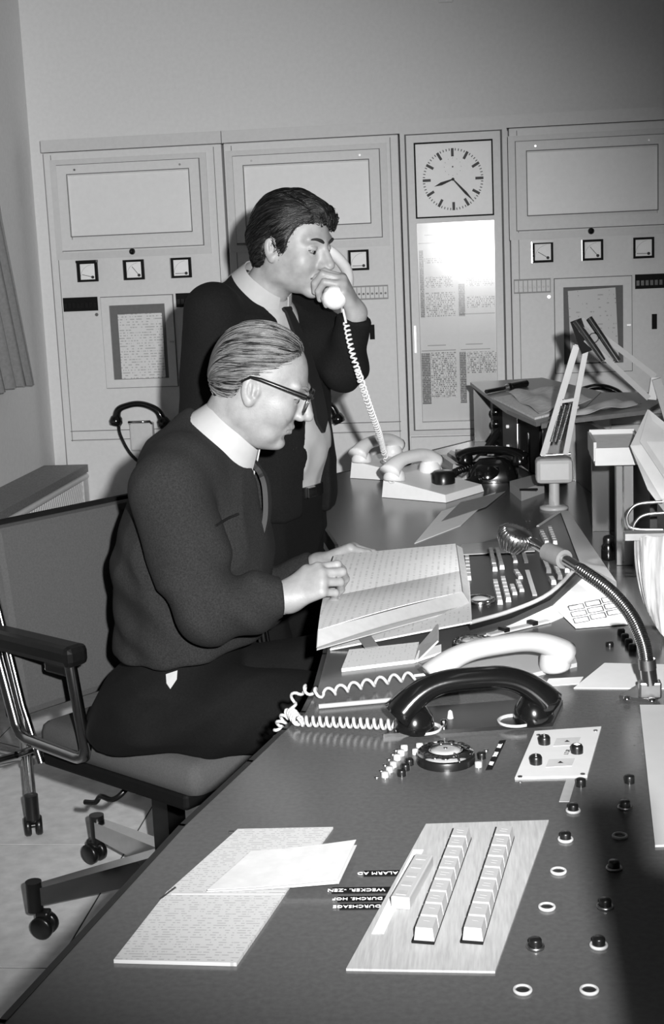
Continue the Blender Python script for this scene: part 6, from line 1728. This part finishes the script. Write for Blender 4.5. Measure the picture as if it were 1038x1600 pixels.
# trousers with belt
hipc = tw0-Vector((0, 0, 0.02))
feet = [Vector((-0.56, TY-0.03, 0.075)), Vector((-0.50, TY+0.14, 0.075))]
def f_t2(P):
    Q = bw_(P)
    d = limb(Q, [hipc, hipc-Vector((0.02, 0, 0.10))], [0.114, 0.122], 0.04)
    for s_, ft in ((1, feet[0]), (-1, feet[1])):
        h_ = hipc+br_*0.085*s_-Vector((0.02, 0, 0.10)); k_ = h_.lerp(ft, 0.5)+bf*0.02
        d = smin(d, s_cap(P, h_, k_, 0.092, 0.070), 0.04); d = smin(d, s_cap(P, k_, ft, 0.070, 0.060), 0.02)
    d = smax(d, 0.05-P[:, 2], 0.0); d = smax(d, P[:, 2]-(hipc.z+0.03), 0.004)
    d = d-folds(P, 9, 0.008)
    # the cloth is pressed in where he leans against the edge of the desk
    xe = np.interp(P[:, 1], [p[1] for p in edgeL], [p[0] for p in edgeL]).astype(np.float32)-0.018
    return smax(d, -np.maximum(xe-P[:, 0], np.abs(P[:, 2]-(ZD-0.018))-0.030), 0.004)
surf_obj('trousers', [surf(f_t2, (-0.95, TY-0.32, 0.03), (-0.28, TY+0.32, 0.97), 0.0075)], M_TROU, st_man)
bc_ = hipc+Vector((0, 0, 0.022))
bp_ = [bc_+(bf*math.cos(a)*0.121+br_*math.sin(a)*0.166) for a in np.linspace(0, 2*PI, 40, endpoint=False)]
bel = MB(); g = [[p+Vector((0, 0, 0.014)) for p in bp_]+[bp_[0]+Vector((0, 0, 0.014))], [p-Vector((0, 0, 0.014)) for p in bp_]+[bp_[0]-Vector((0, 0, 0.014))]]
bl_ = obj('belt', MB().sheet(g, 0.004), M_BLACK, st_man)
obj('buckle', MB().box(bc_+bf*0.124, (0.01, 0.034, 0.028), Matrix.Rotation(BA, 3, 'Z'), bev=0.003), M_CHROME, bl_)
for ft in feet: surf_obj('shoe', [surf(shoe_fn(ft+Vector((0, 0, 0.02)), bf), vn(ft)-V3(0.10, 0.16, 0.09), vn(ft)+V3(0.26, 0.10, 0.05), 0.006)], M_BLACK, st_man)
# hair, full on the sides, parted, with sideburns
hl2 = [(0.105, 0.060), (0.090, 0.064), (0.070, 0.066), (0.052, 0.056), (0.040, 0.036), (0.030, 0.004), (0.020, -0.030), (0.008, -0.030), (0.002, 0.012), (-0.016, 0.026), (-0.030, 0.002), (-0.038, -0.055), (-0.070, -0.090), (-0.14, -0.090)]
def f_hair2(P):
    L = tohead(P, TCn, TR, HS2); ay = np.abs(L[:, 1])
    d = s_ell(L, (-0.012, 0, 0.040), (0.112, 0.090, 0.096))
    d = smin(d, s_ell(L, (-0.052, 0, -0.015), (0.060, 0.072, 0.078)), 0.04)
    d = smin(d, s_ell(L, (0.045, 0.024, 0.080), (0.043, 0.056, 0.030)), 0.03)      # fringe swept to his left
    d = smin(d, s_ell(L, (0.056, 0.050, 0.052), (0.024, 0.024, 0.042)), 0.02)
    Q_ = np.stack([L[:, 0], ay, L[:, 2]], 1)
    d = smin(d, s_ell(Q_, (0.020, 0.0635, -0.006), (0.013, 0.0105, 0.040)), 0.008)
    h_ = hairline(L, hl2); h_ = np.where((L[:, 0] > 0.03), h_-np.clip((0.03-L[:, 1])/0.06, -0.4, 0.5)*0.016, h_)
    h_ = h_+0.012*vnoise(L, 55)+0.010*vnoise(L, 130)
    up = np.clip(h_/0.02, 0, 1)
    sb = (L[:, 0] > -0.005) & (L[:, 2] < 0.03)
    d = d+np.where(sb, 0.004, 0.006)*(1-up)
    u_, v_ = comb_uv(L, 0.0, math.radians(-38))
    d = d-0.006*vnoise(np.stack([u_*14, v_*70, v_*0], 1), 1.0)*up-0.008*vnoise(L, 24)*up
    # side parting on his right
    d = d+0.004*np.exp(-((L[:, 1]+0.036)/0.005)**2)*(L[:, 2] > 0.06)*(L[:, 0] > -0.02)
    return smax(d, -h_*0.7, 0.003)
hv3, hf3 = surf(f_hair2, TCn-0.17, TCn+0.16, 0.0024)
ho = surf_obj('hair', [(hv3, hf3)], hair_mat('hair_dark', 8, 46, 0), st_man)
L = ((hv3-TCn) @ TR)/HS2
u_, v_ = comb_uv(L, 0.0, math.radians(-38)); add_comb(ho, np.stack([u_*26, v_*260, v_*0], 1))
ax2 = TR @ V3(-math.cos(math.radians(38)), 0, -math.sin(math.radians(38)))
sd2 = hv3[L[:, 0] > -0.09]
strands('hair_locks', f_hair2, TCn, ax2, ho, mat('hair_sheen', 44, 0.35, var=0.3), sd2, 500, 11, 0.006, 0.0010, 5, 0.0025, 0.12)
strands('hair_locks', f_hair2, TCn, ax2, ho, mat('hair_black', 8, 0.4, var=0.3), sd2, 900, 11, 0.006, 0.0012, 6, 0.003, 0.15)
eye_parts(st_man, TCn, TR, 30, browc=32)
def tw_(*p): return loc2w(TCn, TR, p)
mo_ = MB(); mp_ = spline([tw_(0.088, 0.030, -0.066), tw_(0.097, 0.018, -0.055), tw_(0.103, 0.006, -0.0495), tw_(0.1035, 0.0, -0.0485), tw_(0.103, -0.006, -0.0495), tw_(0.097, -0.018, -0.055), tw_(0.088, -0.030, -0.066)], 5)
mo_.tube(mp_, [0.0018+0.0042*math.sin(PI*i/(len(mp_)-1)) for i in range(len(mp_))], 8)
obj('moustache', mo_, mat('moustache_hair', 70, 0.85, var=0.5, scale=400), st_man)
# white receiver in his hand and its coiled cord up from the white telephone
mpc = P_(523, 466, TY-0.115)
ear = tw_(0.0, 0.112, -0.008)
rc_ = thing('telephone_receiver', 'white telephone receiver held by the standing man with its coiled cord', 'telephone', mpc)
axis = (ear-mpc); u_ = axis.normalized(); out_ = Vector((0.85, 0.45, 0.1)); out_ = (out_-u_*out_.dot(u_)).normalized()
rp_ = spline([mpc+u_*0.005, mpc+axis*0.15+out_*0.034, mpc+axis*0.5+out_*0.052, mpc+axis*0.85+out_*0.034, ear-u_*0.005], 6)
hm_ = MB(); nR = len(rp_); hm_.tube(rp_, [0.0135+0.008*abs(2*i/(nR-1)-1)**3 for i in range(nR)], 12)
face_ = Vector((0.05, -0.85, -0.45)).normalized()
hm_.lathe(mpc-face_*0.004, [(0, -0.020), (0.018, -0.018), (0.0275, -0.006), (0.0285, 0.004), (0.025, 0.014), (0.014, 0.020), (0, 0.0215)], axis=face_, n=28)
hm_.lathe(ear, [(0, -0.012), (0.026, -0.012), (0.029, 0), (0.022, 0.016), (0, 0.022)], axis=out_, n=24)
obj('handset', hm_, M_WHITE2, rc_)
cp = [P_(536, 483, TY-0.11), P_(541, 505, TY-0.10), P_(549, 545, TY-0.13), P_(560, 582, TY-0.12), P_(575, 628, TY+0.02), P_(592, 675, TY+0.30), P_(600, 705, TY+0.62), P_(608, 735, TY+0.62), P_(612, 752, TY+0.55)]
cs = spline(cp, 6)
cm_ = MB(); cm_.tube(cs[:7], 0.0030, 6); cm_.tube(coil(cs[6:20], 0.0060, 0.012, 9), 0.0026, 5); cm_.tube(coil(cs[19:], 0.0070, 0.026, 12), 0.0026, 5)
obj('cord', cm_, M_WHITE2, rc_)
